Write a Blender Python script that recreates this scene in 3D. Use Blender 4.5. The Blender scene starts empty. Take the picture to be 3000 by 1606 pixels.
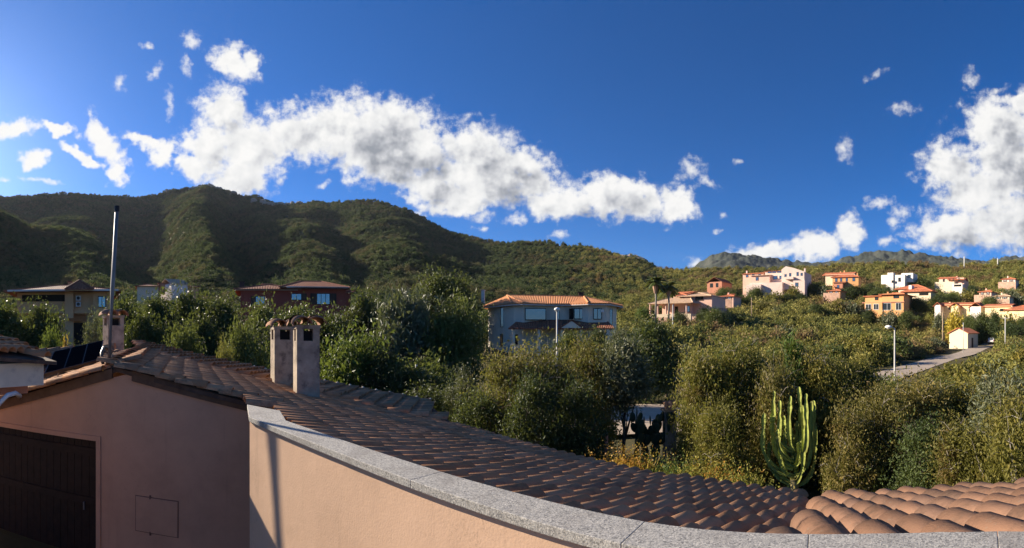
import bpy, bmesh, math, random
import numpy as np
from mathutils import Vector, Matrix

random.seed(7)
RNG = np.random.default_rng(7)
scene = bpy.context.scene

# ------------------------------------------------------------------ camera
# The photograph is a hand-swept panorama (cylindrical projection): 1400 px per
# radian, horizon at row 975 of 1606. The eye is the origin; the courtyard lies 4 m below.
F, CX, YH, EYE = 1400.0, 1500.0, 975.0, 0.0
cam_data = bpy.data.cameras.new('camera')
cam = bpy.data.objects.new('camera', cam_data)
scene.collection.objects.link(cam)
cam.location = (0, 0, EYE)
cam.rotation_euler = (math.pi / 2, 0, 0)
cam_data.type = 'PANO'
cam_data.panorama_type = 'CENTRAL_CYLINDRICAL'
cam_data.central_cylindrical_range_u_min = -CX / F
cam_data.central_cylindrical_range_u_max = (3000 - CX) / F
cam_data.central_cylindrical_range_v_min = (YH - 1606) / F
cam_data.central_cylindrical_range_v_max = YH / F
cam_data.central_cylindrical_radius = 1.0
cam_data.clip_start = 0.05
cam_data.clip_end = 20000
scene.camera = cam

# ------------------------------------------------------------------ light
SUN_AZ, SUN_EL = math.radians(-69.5), math.radians(22)      # bearing from +Y, clockwise
sun_data = bpy.data.lights.new('sun', 'SUN')
sun_data.energy = 5.0
sun_data.angle = math.radians(0.53)
sun_data.color = (1.0, 0.87, 0.70)
sun = bpy.data.objects.new('sun', sun_data)
scene.collection.objects.link(sun)
sdir = Vector((math.sin(SUN_AZ) * math.cos(SUN_EL), math.cos(SUN_AZ) * math.cos(SUN_EL), math.sin(SUN_EL)))
sun.rotation_euler = sdir.to_track_quat('Z', 'Y').to_euler()
scene.view_settings.view_transform = 'Standard'
scene.view_settings.look = 'None'
scene.view_settings.gamma = 1.0
scene.view_settings.exposure = 1.15
scene.view_settings.use_curve_mapping = False

world = bpy.data.worlds.new('World')
scene.world = world
world.use_nodes = True


class NT:
    """tiny helper round a node tree"""
    def __init__(self, tree):
        self.t = tree

    def n(self, typ, **kw):
        nd = self.t.nodes.new(typ)
        for k, v in kw.items():
            setattr(nd, k, v)
        return nd

    def put(self, sock, v):
        if isinstance(v, bpy.types.NodeSocket):
            self.t.links.new(v, sock)
        elif v is not None:
            sock.default_value = v

    def math(self, op, a, b=None, c=None, clamp=False):
        nd = self.n('ShaderNodeMath', operation=op)
        nd.use_clamp = clamp
        for i, v in enumerate((a, b, c)):
            if v is not None:
                self.put(nd.inputs[i], v)
        return nd.outputs[0]

    def vmath(self, op, a, b=None, c=None):
        nd = self.n('ShaderNodeVectorMath', operation=op)
        for i, v in enumerate((a, b, c)):
            if v is not None:
                self.put(nd.inputs[i], v)
        return nd.outputs[1] if op in ('LENGTH', 'DOT_PRODUCT', 'DISTANCE') else nd.outputs[0]

    def noise(self, vec, scale, detail=3, rough=0.55, col=False, dist=0.0):
        nd = self.n('ShaderNodeTexNoise')
        nd.inputs['Scale'].default_value = scale
        nd.inputs['Detail'].default_value = detail
        nd.inputs['Roughness'].default_value = rough
        nd.inputs['Distortion'].default_value = dist
        if vec is not None:
            self.put(nd.inputs['Vector'], vec)
        return nd.outputs['Color' if col else 'Fac']

    def mix(self, fac, a, b, blend='MIX'):
        nd = self.n('ShaderNodeMix', data_type='RGBA', blend_type=blend)
        self.put(nd.inputs[0], fac)
        self.put(nd.inputs[6], a)
        self.put(nd.inputs[7], b)
        return nd.outputs[2]

    def ramp(self, fac, stops):
        nd = self.n('ShaderNodeValToRGB')
        e = nd.color_ramp.elements
        while len(e) < len(stops):
            e.new(0.5)
        for el, (p, c) in zip(e, stops):
            el.position = p
            el.color = (*c, 1) if len(c) == 3 else c
        self.put(nd.inputs[0], fac)
        return nd.outputs[0]

    def remap(self, v, a, b, c=0.0, d=1.0, smooth=False):
        nd = self.n('ShaderNodeMapRange')
        nd.interpolation_type = 'SMOOTHSTEP' if smooth else 'LINEAR'
        self.put(nd.inputs[0], v)
        for i, x in enumerate((a, b, c, d)):
            nd.inputs[1 + i].default_value = x
        return nd.outputs[0]


# cumulus banks: bearing / height blobs (photo-pixel units on the cylinder: centre, half-axes, tilt in degrees)
CLOUDS = [
    # long bank over the mountain
    (650, 325, 75, 62, 20), (690, 190, 78, 42, 25), (740, 185, 30, 40, 0),
    (620, 430, 80, 100, 20), (720, 430, 140, 105, 0), (700, 520, 95, 60, 0), (870, 395, 140, 75, 14), (1020, 375, 150, 92, 5),
    (1140, 365, 130, 88, 0), (1120, 450, 210, 90, 16), (1240, 440, 110, 85, 0), (1270, 540, 120, 72, 14), (1390, 450, 120, 92, 10),
    (1420, 520, 170, 82, 10), (1510, 480, 130, 62, 15), (1330, 590, 90, 40, 8), (1570, 540, 80, 50, 15), (1650, 590, 110, 44, 4), (1770, 580, 135, 58, 0), (1870, 590, 80, 48, 0),
    (1975, 610, 58, 54, 30),
    # ragged scraps to the sunny side
    (40, 375, 76, 34, 8), (165, 380, 48, 16, 18), (105, 460, 40, 22, 10), (235, 455, 62, 18, 28), (310, 420, 36, 84, -30),
    (350, 505, 34, 40, 30), (415, 415, 62, 22, 12), (485, 450, 44, 46, 40), (565, 490, 40, 34, 0),
    # right-hand cumulus
    (2930, 365, 100, 82, 0), (2965, 475, 130, 110, 0), (2775, 490, 78, 84, -20), (2865, 565, 135, 88, -20), (2800, 670, 135, 50, 8),
    (2955, 645, 165, 88, 0), (2998, 300, 40, 40, 0),
    (2230, 738, 110, 28, 0), (2400, 720, 85, 42, -15), (2492, 668, 36, 48, 0),
]
WISPS = [
    (120, 525, 60, 10, 12), (490, 295, 16, 46, 8), (345, 240, 18, 30, -20), (560, 122, 32, 26, 30), (545, 190, 14, 36, -12), (430, 140, 22, 12, 20), (455, 215, 20, 26, 30), (595, 310, 20, 26, 20),
    (650, 265, 46, 32, 20), (2570, 590, 46, 20, 10), (2640, 625, 32, 28, 0), (2745, 585, 26, 34, 0), (2735, 545, 26, 24, 0), (2620, 655, 16, 18, 0),
    (2025, 500, 42, 46, 30), (2075, 530, 50, 16, 30), (2575, 215, 44, 14, -25), (2640, 325, 50, 20, 5), (2475, 440, 28, 44, 0), (2840, 225, 24, 36, 0), (2915, 270, 34, 14, -30), (1410, 635, 46, 18, 10), (1515, 643, 34, 22, -10), (1640, 690, 26, 14, 0),
    (2045, 768, 36, 20, 0), (2095, 672, 18, 10, 0), (2120, 630, 14, 14, 0), (2160, 476, 14, 12, 0), (1500, 400, 44, 34, 30), (1410, 670, 22, 12, 0), (945, 540, 20, 16, 0), (830, 530, 16, 18, 0),
    (2600, 710, 30, 14, 0), (2670, 720, 34, 14, 0), (2810, 748, 26, 22, 0), (2960, 740, 34, 20, 0), (10, 525, 26, 10, 0), (235, 405, 14, 12, 0),
]


def build_sky():
    T = NT(world.node_tree)
    for nd in list(world.node_tree.nodes):
        world.node_tree.nodes.remove(nd)
    out = T.n('ShaderNodeOutputWorld')
    bg = T.n('ShaderNodeBackground')
    sky = T.n('ShaderNodeTexSky', sky_type='NISHITA')
    sky.sun_disc = False
    sky.sun_elevation = SUN_EL
    sky.sun_rotation = SUN_AZ
    sky.altitude = 100
    sky.air_density = 0.75
    sky.dust_density = 0.34
    sky.ozone_density = 10.0
    # cloud field in groups: a detailed one for the outline and a coarse one, sampled towards the sun, for the shading
    def field(name, blobs, detail, fs=0.022, fa=1.25, grow=1.12, warp=110):
        g = bpy.data.node_groups.new(name, 'ShaderNodeTree')
        g.interface.new_socket('P', in_out='INPUT', socket_type='NodeSocketVector')
        g.interface.new_socket('D', in_out='OUTPUT', socket_type='NodeSocketFloat')
        G = NT(g)
        gi, go = G.n('NodeGroupInput'), G.n('NodeGroupOutput')
        P = gi.outputs[0]
        w1 = G.noise(P, 0.011, 3, 0.6, col=True)
        w = G.vmath('MULTIPLY_ADD', G.vmath('SUBTRACT', w1, (0.5, 0.5, 0.5)), (warp, warp * 0.92, 0), P)
        acc = None
        for (x, y, rx, ry, rot) in blobs:
            rx, ry = rx * grow, ry * grow
            c, s = math.cos(math.radians(rot)), math.sin(math.radians(rot))
            if abs(rot) < 12:
                ln = G.vmath('LENGTH', G.vmath('MULTIPLY_ADD', w, (1 / rx, 1 / ry, 0), (-x / rx, -y / ry, 0)))
            else:
                q = G.vmath('SUBTRACT', w, (x, y, 0))
                u_ = G.vmath('DOT_PRODUCT', q, (c / rx, s / rx, 0))
                v_ = G.vmath('DOT_PRODUCT', q, (-s / ry, c / ry, 0))
                ln = G.math('SQRT', G.math('MULTIPLY_ADD', u_, u_, G.math('MULTIPLY', v_, v_)))
            acc = ln if acc is None else G.math('SMOOTH_MIN', acc, ln, 0.22)
        fine = G.noise(P, fs, detail, 0.62)
        big = G.noise(P, 0.006, 1, 0.5)
        d = G.math('SUBTRACT', 1.12, acc)
        d = G.math('MULTIPLY_ADD', G.math('SUBTRACT', fine, 0.5), fa, d)
        d = G.math('MULTIPLY_ADD', G.math('SUBTRACT', big, 0.5), 0.5, d)
        G.put(go.inputs[0], d)
        return g
    g = field('cloud_field', CLOUDS, 6, 0.025, 1.6)
    gs = field('cloud_shade_field', [b for b in CLOUDS if b[2] * b[3] > 4000], 2)
    gw = field('wisp_field', WISPS, 5, 0.035, 2.4, 1.15, 60)

    tc = T.n('ShaderNodeTexCoord')
    sep = T.n('ShaderNodeSeparateXYZ')
    T.put(sep.inputs[0], tc.outputs['Generated'])
    az = T.math('ARCTAN2', sep.outputs[0], sep.outputs[1])
    r = T.math('SQRT', T.math('ADD', T.math('MULTIPLY', sep.outputs[0], sep.outputs[0]),
                              T.math('MULTIPLY', sep.outputs[1], sep.outputs[1])))
    el = T.math('DIVIDE', sep.outputs[2], T.math('MAXIMUM', r, 0.05))
    px = T.math('MULTIPLY_ADD', az, F, CX)
    py = T.math('MULTIPLY_ADD', el, -F, YH)
    comb = T.n('ShaderNodeCombineXYZ')
    T.put(comb.inputs[0], px)
    T.put(comb.inputs[1], py)
    a = T.n('ShaderNodeGroup', node_tree=g)
    T.put(a.inputs[0], comb.outputs[0])
    b = T.n('ShaderNodeGroup', node_tree=gs)
    T.put(b.inputs[0], T.vmath('ADD', comb.outputs[0], (-34, -38, 0)))
    alpha = T.remap(a.outputs[0], -0.05, 0.62, smooth=True)
    thick = T.remap(a.outputs[0], 0.1, 1.0, 0, 1)
    selfsh = T.remap(b.outputs[0], 0.15, 1.7, 0, 1)
    soft = T.noise(comb.outputs[0], 0.0075, 6, 0.55)
    shade = T.math('MULTIPLY', selfsh, T.remap(soft, 0.34, 0.64, 0.25, 1.75))
    # billow relief: the same noise compared with itself a little nearer the sun
    r0 = T.noise(comb.outputs[0], 0.014, 3, 0.5)
    r1 = T.noise(T.vmath('ADD', comb.outputs[0], (-14, -15, 0)), 0.014, 3, 0.5)
    shade = T.math('MULTIPLY_ADD', T.math('SUBTRACT', r1, r0), 1.3, shade, clamp=True)
    # towards the sun the bank is lit through
    glow = T.remap(az, -1.0, -0.35, 0.15, 1.0)
    shade = T.math('MULTIPLY', shade, glow)
    ccol = T.ramp(shade, [(0.0, (1.0, 0.99, 0.97)), (0.3, (0.84, 0.845, 0.85)), (0.65, (0.55, 0.565, 0.60)), (1.0, (0.32, 0.345, 0.39))])
    ccol = T.vmath('SCALE', ccol)
    ccol.node.inputs['Scale'].default_value = CLOUD_GAIN
    alpha = T.math('MULTIPLY', alpha, T.remap(thick, 0.0, 0.25, 0.75, 1.0))
    wsp = T.n('ShaderNodeGroup', node_tree=gw)
    T.put(wsp.inputs[0], comb.outputs[0])
    alpha = T.math('MAXIMUM', alpha, T.remap(wsp.outputs[0], 0.12, 1.35, 0, 0.85, smooth=True))
    hs = T.n('ShaderNodeHueSaturation')
    hs.inputs['Saturation'].default_value = 1.10
    T.put(hs.inputs['Color'], sky.outputs[0])
    col = T.mix(alpha, hs.outputs[0], ccol)
    T.put(bg.inputs['Color'], col)
    bg.inputs['Strength'].default_value = SKY_STRENGTH
    T.put(out.inputs[0], bg.outputs[0])


SKY_STRENGTH = 0.068
CLOUD_GAIN = 6.4
build_sky()

# ------------------------------------------------------------------ helpers
def P(px, py, d):
    """photo pixel + horizontal distance -> world point"""
    a = (px - CX) / F
    return Vector((d * math.sin(a), d * math.cos(a), EYE + d * (YH - py) / F))


def XY(px, d):
    a = (px - CX) / F
    return d * math.sin(a), d * math.cos(a)


def project(x, y, z):
    return CX + F * math.atan2(x, y), YH - F * (z - EYE) / max(math.hypot(x, y), 1e-3)


def dirv(deg):
    return Vector((math.sin(math.radians(deg)), math.cos(math.radians(deg)), 0))


MATS = {}


def new_mat(name):
    m = bpy.data.materials.new(name)
    m.use_nodes = True
    T = NT(m.node_tree)
    b = m.node_tree.nodes['Principled BSDF']
    MATS[name] = m
    return m, T, b


def plain(name, col, rough=0.8, var=0.12, scale=3.0, bump=0.0, bscale=40.0, metal=0.0, spec=0.3, stain=None, stain_amt=0.5, stain_scale=1.0):
    m, T, b = new_mat(name)
    tc = T.n('ShaderNodeTexCoord')
    vec = tc.outputs['Object']
    n1 = T.noise(vec, scale, 5, 0.6)
    dark = tuple(c * (1 - var) for c in col)
    lite = tuple(min(1, c * (1 + var)) for c in col)
    colr = T.ramp(n1, [(0.3, dark), (0.7, lite)])
    if stain:
        n2 = T.remap(T.noise(vec, stain_scale, 6, 0.65), 0.5, 0.68, 0, stain_amt, smooth=True)
        colr = T.mix(n2, colr, (*stain, 1))
    T.put(b.inputs['Base Color'], colr)
    b.inputs['Roughness'].default_value = rough
    b.inputs['Metallic'].default_value = metal
    b.inputs['Specular IOR Level'].default_value = spec
    if bump:
        bp = T.n('ShaderNodeBump')
        bp.inputs['Strength'].default_value = bump
        bp.inputs['Distance'].default_value = 0.01
        T.put(bp.inputs['Height'], T.noise(vec, bscale, 4, 0.6))
        T.put(b.inputs['Normal'], bp.outputs[0])
    return m


def stucco_mat(name, col):
    """hand-trowelled render: patchy tone, faint vertical rain streaks, hairline cracks"""
    m, T, b = new_mat(name)
    ge = T.n('ShaderNodeNewGeometry')
    p = ge.outputs['Position']
    n1 = T.noise(p, 1.3, 6, 0.65)
    c = T.ramp(n1, [(0.3, tuple(k * 0.86 for k in col)), (0.5, col), (0.72, tuple(min(1, k * 1.10) for k in col))])
    st = T.noise(T.vmath('MULTIPLY', p, (7, 7, 0.5)), 1.0, 4, 0.6)
    c = T.mix(T.remap(st, 0.56, 0.75, 0, 0.35, smooth=True), c, tuple(k * 0.62 for k in col) + (1,))
    sp = T.noise(p, 9, 5, 0.7)
    c = T.mix(T.remap(sp, 0.60, 0.74, 0, 0.30, smooth=True), c, tuple(k * 0.7 for k in col) + (1,))
    vo = T.n('ShaderNodeTexVoronoi', feature='DISTANCE_TO_EDGE')
    vo.inputs['Scale'].default_value = 0.9
    T.put(vo.inputs['Vector'], T.vmath('ADD', p, T.vmath('SCALE', T.noise(p, 5, 4, 0.6, col=True))))
    crack = T.math('MULTIPLY', T.remap(vo.outputs[0], 0.0, 0.006, 1, 0), T.remap(T.noise(p, 0.8, 2, 0.5), 0.52, 0.6, 0, 0.45))
    c = T.mix(crack, c, tuple(k * 0.45 for k in col) + (1,))
    T.put(b.inputs['Base Color'], c)
    b.inputs['Roughness'].default_value = 0.92
    b.inputs['Specular IOR Level'].default_value = 0.15
    bp = T.n('ShaderNodeBump')
    bp.inputs['Strength'].default_value = 0.14
    bp.inputs['Distance'].default_value = 0.012
    T.put(bp.inputs['Height'], T.math('ADD', T.noise(p, 60, 3, 0.6), T.math('MULTIPLY', T.noise(T.vmath('MULTIPLY', p, (6, 6, 9)), 1.0, 3, 0.5), 1.2)))
    T.put(b.inputs['Normal'], bp.outputs[0])
    return m


def tile_mat(name, cols, rough=0.92):
    """terracotta: every tile object or tile island its own tone, lichen and soot blotches"""
    m, T, b = new_mat(name)
    oi, ge, tc = T.n('ShaderNodeObjectInfo'), T.n('ShaderNodeNewGeometry'), T.n('ShaderNodeTexCoord')
    r = T.math('FRACT', T.math('ADD', oi.outputs['Random'], ge.outputs['Random Per Island']))
    c = T.ramp(r, [(i / (len(cols) - 1), k) for i, k in enumerate(cols)])
    n = T.noise(ge.outputs['Position'], 5.0, 6, 0.7)
    c = T.mix(T.remap(n, 0.45, 0.75, 0, 0.65, smooth=True), c, (0.085, 0.06, 0.045, 1))
    n3 = T.noise(ge.outputs['Position'], 23.0, 4, 0.6)
    c = T.mix(T.remap(n3, 0.58, 0.72, 0, 0.35, smooth=True), c, (0.25, 0.22, 0.17, 1))
    T.put(b.inputs['Base Color'], c)
    b.inputs['Roughness'].default_value = rough
    b.inputs['Specular IOR Level'].default_value = 0.08
    bp = T.n('ShaderNodeBump')
    bp.inputs['Strength'].default_value = 0.35
    bp.inputs['Distance'].default_value = 0.01
    T.put(bp.inputs['Height'], T.noise(ge.outputs['Position'], 60, 4, 0.6))
    T.put(b.inputs['Normal'], bp.outputs[0])
    return m


def far_roof_mat(name, c0, c1, period=0.22):
    """tiled roof too far off to pick the tiles apart: ribs run down the slope (UV.x across the slope in metres)"""
    m, T, b = new_mat(name)
    uv = T.n('ShaderNodeUVMap')
    sep = T.n('ShaderNodeSeparateXYZ')
    T.put(sep.inputs[0], uv.outputs[0])
    rib = T.math('ABSOLUTE', T.math('SINE', T.math('MULTIPLY', sep.outputs[0], math.pi / period)))
    row = T.math('FRACT', T.math('MULTIPLY', sep.outputs[1], 1 / 0.36))
    ge = T.n('ShaderNodeNewGeometry')
    n = T.noise(ge.outputs['Position'], 1.3, 6, 0.7)
    n2 = T.noise(ge.outputs['Position'], 9.0, 3, 0.7)
    c = T.mix(T.remap(n, 0.35, 0.7), (*c0, 1), (*c1, 1))
    c = T.mix(T.remap(n2, 0.5, 0.7, 0, 0.45), c, tuple(x * 0.55 for x in c0) + (1,))
    T.put(b.inputs['Base Color'], c)
    b.inputs['Roughness'].default_value = 0.85
    b.inputs['Specular IOR Level'].default_value = 0.15
    bp = T.n('ShaderNodeBump')
    bp.inputs['Strength'].default_value = 1.0
    bp.inputs['Distance'].default_value = 0.09
    T.put(bp.inputs['Height'], T.math('MULTIPLY_ADD', row, -0.25, rib))
    T.put(b.inputs['Normal'], bp.outputs[0])
    return m


def leaf_mat(name, a, bcol, c, dry=0.3, transl=0.35, patch=0.6, rough=0.5, spec=0.3):
    """leaves: tone per leaf, per plant and in patches through the crown"""
    m, T, b = new_mat(name)
    oi, ge, tc = T.n('ShaderNodeObjectInfo'), T.n('ShaderNodeNewGeometry'), T.n('ShaderNodeTexCoord')
    pn = T.noise(ge.outputs['Position'], patch, 4, 0.6)
    v = T.math('MULTIPLY_ADD', T.math('SUBTRACT', pn, 0.5), 1.3,
               T.math('MULTIPLY_ADD', ge.outputs['Random Per Island'], 0.6, T.math('MULTIPLY', oi.outputs['Random'], 0.4)))
    col = T.ramp(v, [(0.1, a), (0.55, bcol), (0.95, c)])
    dn = T.remap(T.noise(ge.outputs['Position'], patch * 2.3, 3, 0.6), 0.55, 0.7, 0, dry, smooth=True)
    col = T.mix(dn, col, (0.16, 0.095, 0.03, 1))
    T.put(b.inputs['Base Color'], col)
    b.inputs['Roughness'].default_value = rough
    b.inputs['Specular IOR Level'].default_value = spec
    tr = T.n('ShaderNodeBsdfTranslucent')
    tcol = T.mix(0.5, col, (0.30, 0.34, 0.05, 1), 'MIX')
    T.put(tr.inputs[0], T.mix(1.0, tcol, (0.75, 0.75, 0.75, 1), 'MULTIPLY'))
    mx = T.n('ShaderNodeMixShader')
    mx.inputs[0].default_value = transl
    T.put(mx.inputs[1], b.outputs[0])
    T.put(mx.inputs[2], tr.outputs[0])
    out = [n for n in m.node_tree.nodes if n.type == 'OUTPUT_MATERIAL'][0]
    T.put(out.inputs[0], mx.outputs[0])
    return m


COL = scene.collection


def tag(o, label=None, cat=None, group=None, kind=None):
    for k, v in (('label', label), ('category', cat), ('group', group), ('kind', kind)):
        if v:
            o[k] = v
    return o


def thing(name, label, cat, loc=(0, 0, 0), group=None):
    o = bpy.data.objects.new(name, None)
    o.empty_display_size = 0.3
    COL.objects.link(o)
    o.location = loc
    return tag(o, label, cat, group)


def link(name, me, mat=None, parent=None, matrix=None):
    o = bpy.data.objects.new(name, me)
    COL.objects.link(o)
    if mat is not None and not me.materials:
        me.materials.append(MATS[mat] if isinstance(mat, str) else mat)
    if matrix is not None:
        o.matrix_world = matrix
    if parent is not None:
        o.parent = parent
        o.matrix_parent_inverse = chain_matrix(parent).inverted()
    return o


def chain_matrix(o):
    m = o.matrix_basis.copy()
    if o.parent:
        m = chain_matrix(o.parent) @ o.matrix_parent_inverse @ m
    return m


class MB:
    """collects faces, builds ONE mesh object"""
    def __init__(self):
        self.v, self.f, self.uv = [], [], {}

    def face(self, pts, uv=None):
        i = len(self.v)
        self.v += [tuple(p) for p in pts]
        self.f.append(tuple(range(i, i + len(pts))))
        if uv:
            self.uv[len(self.f) - 1] = uv
        return self

    def box(self, c, s, M=None):
        hx, hy, hz = s[0] / 2, s[1] / 2, s[2] / 2
        co = [Vector((c[0] + sx * hx, c[1] + sy * hy, c[2] + sz * hz)) for sz in (-1, 1) for sy in (-1, 1) for sx in (-1, 1)]
        if M is not None:
            co = [M @ p for p in co]
        i = len(self.v)
        self.v += [tuple(p) for p in co]
        for q in ((0, 2, 3, 1), (4, 5, 7, 6), (0, 1, 5, 4), (2, 6, 7, 3), (0, 4, 6, 2), (1, 3, 7, 5)):
            self.f.append(tuple(i + k for k in q))
        return self

    def b3(self, x0, x1, y0, y1, z0, z1, M=None):
        return self.box(((x0 + x1) / 2, (y0 + y1) / 2, (z0 + z1) / 2), (x1 - x0, y1 - y0, z1 - z0), M)

    def prism(self, poly, z0, z1, M=None):
        """poly: xy outline; z0, z1 numbers or callables of (x, y)"""
        f0 = z0 if callable(z0) else (lambda x, y: z0)
        f1 = z1 if callable(z1) else (lambda x, y: z1)
        n = len(poly)
        co = [Vector((x, y, f0(x, y))) for x, y in poly] + [Vector((x, y, f1(x, y))) for x, y in poly]
        if M is not None:
            co = [M @ p for p in co]
        i = len(self.v)
        self.v += [tuple(p) for p in co]
        self.f.append(tuple(i + k for k in reversed(range(n))))
        self.f.append(tuple(i + n + k for k in range(n)))
        for k in range(n):
            k2 = (k + 1) % n
            self.f.append((i + k, i + k2, i + n + k2, i + n + k))
        return self

    def tube(self, pts, rad, n=8, cap=True, M=None):
        pts = [Vector(p) for p in pts]
        rad = rad if isinstance(rad, (list, tuple)) else [rad] * len(pts)
        i0 = len(self.v)
        up = Vector((0, 0, 1))
        for k, p in enumerate(pts):
            t = (pts[min(k + 1, len(pts) - 1)] - pts[max(k - 1, 0)]).normalized()
            a = t.cross(up)
            if a.length < 0.05:
                a = t.cross(Vector((0, 1, 0)))
            a.normalize()
            b = t.cross(a)
            for j in range(n):
                q = p + (a * math.cos(2 * math.pi * j / n) + b * math.sin(2 * math.pi * j / n)) * rad[k]
                self.v.append(tuple(M @ q if M is not None else q))
        for k in range(len(pts) - 1):
            for j in range(n):
                j2 = (j + 1) % n
                self.f.append((i0 + k * n + j, i0 + k * n + j2, i0 + (k + 1) * n + j2, i0 + (k + 1) * n + j))
        if cap:
            self.f.append(tuple(i0 + j for j in reversed(range(n))))
            self.f.append(tuple(i0 + (len(pts) - 1) * n + j for j in range(n)))
        return self

    def mesh(self, name, smooth=False, fix=True):
        me = bpy.data.meshes.new(name)
        me.from_pydata(self.v, [], self.f)
        if self.uv:
            l = me.uv_layers.new(name='UVMap')
            for fi, uvs in self.uv.items():
                for li, t in zip(me.polygons[fi].loop_indices, uvs):
                    l.data[li].uv = t
        if fix:
            bm = bmesh.new()
            bm.from_mesh(me)
            bmesh.ops.recalc_face_normals(bm, faces=bm.faces)
            bm.to_mesh(me)
            bm.free()
        if smooth:
            me.polygons.foreach_set('use_smooth', [True] * len(me.polygons))
        return me

    def build(self, name, mat, parent=None, smooth=False, bevel=0.0, fix=True):
        me = self.mesh(name, smooth, fix)
        if bevel:
            bm = bmesh.new()
            bm.from_mesh(me)
            bmesh.ops.remove_doubles(bm, verts=bm.verts, dist=1e-5)
            es = [e for e in bm.edges if len(e.link_faces) == 2 and e.calc_face_angle(0) > 0.5]
            bmesh.ops.bevel(bm, geom=es, offset=bevel, segments=2, affect='EDGES', profile=0.6)
            bm.to_mesh(me)
            bm.free()
        return link(name, me, mat, parent)


def np_mesh(name, verts, faces, smooth=False):
    """fast mesh from numpy arrays (all faces the same size)"""
    me = bpy.data.meshes.new(name)
    n, k = faces.shape
    me.vertices.add(len(verts))
    me.vertices.foreach_set('co', np.ascontiguousarray(verts, dtype=np.float32).ravel())
    me.loops.add(n * k)
    me.loops.foreach_set('vertex_index', np.ascontiguousarray(faces, dtype=np.int32).ravel())
    me.polygons.add(n)
    me.polygons.foreach_set('loop_start', np.arange(0, n * k, k, dtype=np.int32))
    me.polygons.foreach_set('use_smooth', np.full(n, smooth))
    me.update(calc_edges=True)
    me.validate()
    return me


def copy_tree(o, parent=None):
    c = o.copy()
    COL.objects.link(c)
    if parent is not None:
        c.parent = parent
    for ch in o.children:
        copy_tree(ch, c)
    return c


# smooth value noise for the terrain
_LAT = np.random.default_rng(3).random((256, 256))


def vnoise(x, y):
    xi, yi = np.floor(x).astype(int), np.floor(y).astype(int)
    fx, fy = x - xi, y - yi
    fx, fy = fx * fx * (3 - 2 * fx), fy * fy * (3 - 2 * fy)
    g = lambda a, b: _LAT[a % 256, b % 256]
    return (g(xi, yi) * (1 - fx) + g(xi + 1, yi) * fx) * (1 - fy) + (g(xi, yi + 1) * (1 - fx) + g(xi + 1, yi + 1) * fx) * fy


def fbm(x, y, octs=4):
    s, a, t = 0, 1.0, 0
    for o in range(octs):
        s = s + a * vnoise(x * 2 ** o + 17.3 * o, y * 2 ** o - 9.1 * o)
        t += a
        a *= 0.5
    return s / t - 0.5


# ------------------------------------------------------------------ materials
stucco_mat('stucco', (0.62, 0.415, 0.275))
stucco_mat('stucco_pink_shaded', (0.57, 0.33, 0.21))  # same paint as stucco, with the wall's shade put into the colour
plain('stucco_joint', (0.20, 0.11, 0.08), 0.9)
plain('stucco_cream', (0.62, 0.55, 0.44), 0.9, 0.1, 3, 0.2, 60, stain=(0.30, 0.28, 0.26), stain_amt=0.5, stain_scale=4)
plain('door_wood', (0.026, 0.015, 0.010), 0.6, 0.35, 8, 0.3, 30)
plain('steel', (0.20, 0.20, 0.195), 0.55, 0.15, 6, 0.0, metal=0.4)
plain('iron', (0.05, 0.05, 0.05), 0.5, 0.2, 10, metal=0.6)
plain('black_rubber', (0.012, 0.012, 0.013), 0.45)
plain('white_pipe', (0.62, 0.62, 0.62), 0.5)
plain('foam', (0.55, 0.42, 0.12), 0.9, 0.3, 20)
plain('roof_base', (0.09, 0.06, 0.045), 0.95, 0.3, 8)
plain('board', (0.13, 0.075, 0.045), 0.8, 0.3, 9)
plain('chimney_render', (0.36, 0.29, 0.21), 0.95, 0.3, 4, 0.8, 30, stain=(0.13, 0.10, 0.08), stain_amt=0.85, stain_scale=3.4)
plain('paving', (0.42, 0.33, 0.24), 0.95, 0.12, 1.5, 0.2, 20)
plain('asphalt', (0.38, 0.31, 0.24), 0.95, 0.10, 0.5, 0.2, 30, stain=(0.33, 0.27, 0.21), stain_amt=0.5, stain_scale=0.3)
plain('kerb', (0.40, 0.38, 0.35), 0.9, 0.1, 2)
plain('white_paint', (0.78, 0.76, 0.72), 0.6, 0.05, 2)
plain('bark', (0.11, 0.085, 0.065), 0.95, 0.3, 7, 0.6, 25)
plain('pale_bark', (0.28, 0.25, 0.21), 0.95, 0.3, 7, 0.6, 25)
tile_mat('roof_tile', [(0.37, 0.18, 0.085), (0.48, 0.235, 0.115), (0.31, 0.165, 0.085), (0.54, 0.285, 0.15), (0.40, 0.225, 0.125), (0.50, 0.25, 0.125), (0.26, 0.15, 0.09)])
tile_mat('roof_tile_warm', [(0.22, 0.125, 0.082), (0.29, 0.16, 0.10), (0.19, 0.115, 0.08), (0.32, 0.18, 0.115), (0.25, 0.15, 0.105)])


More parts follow.
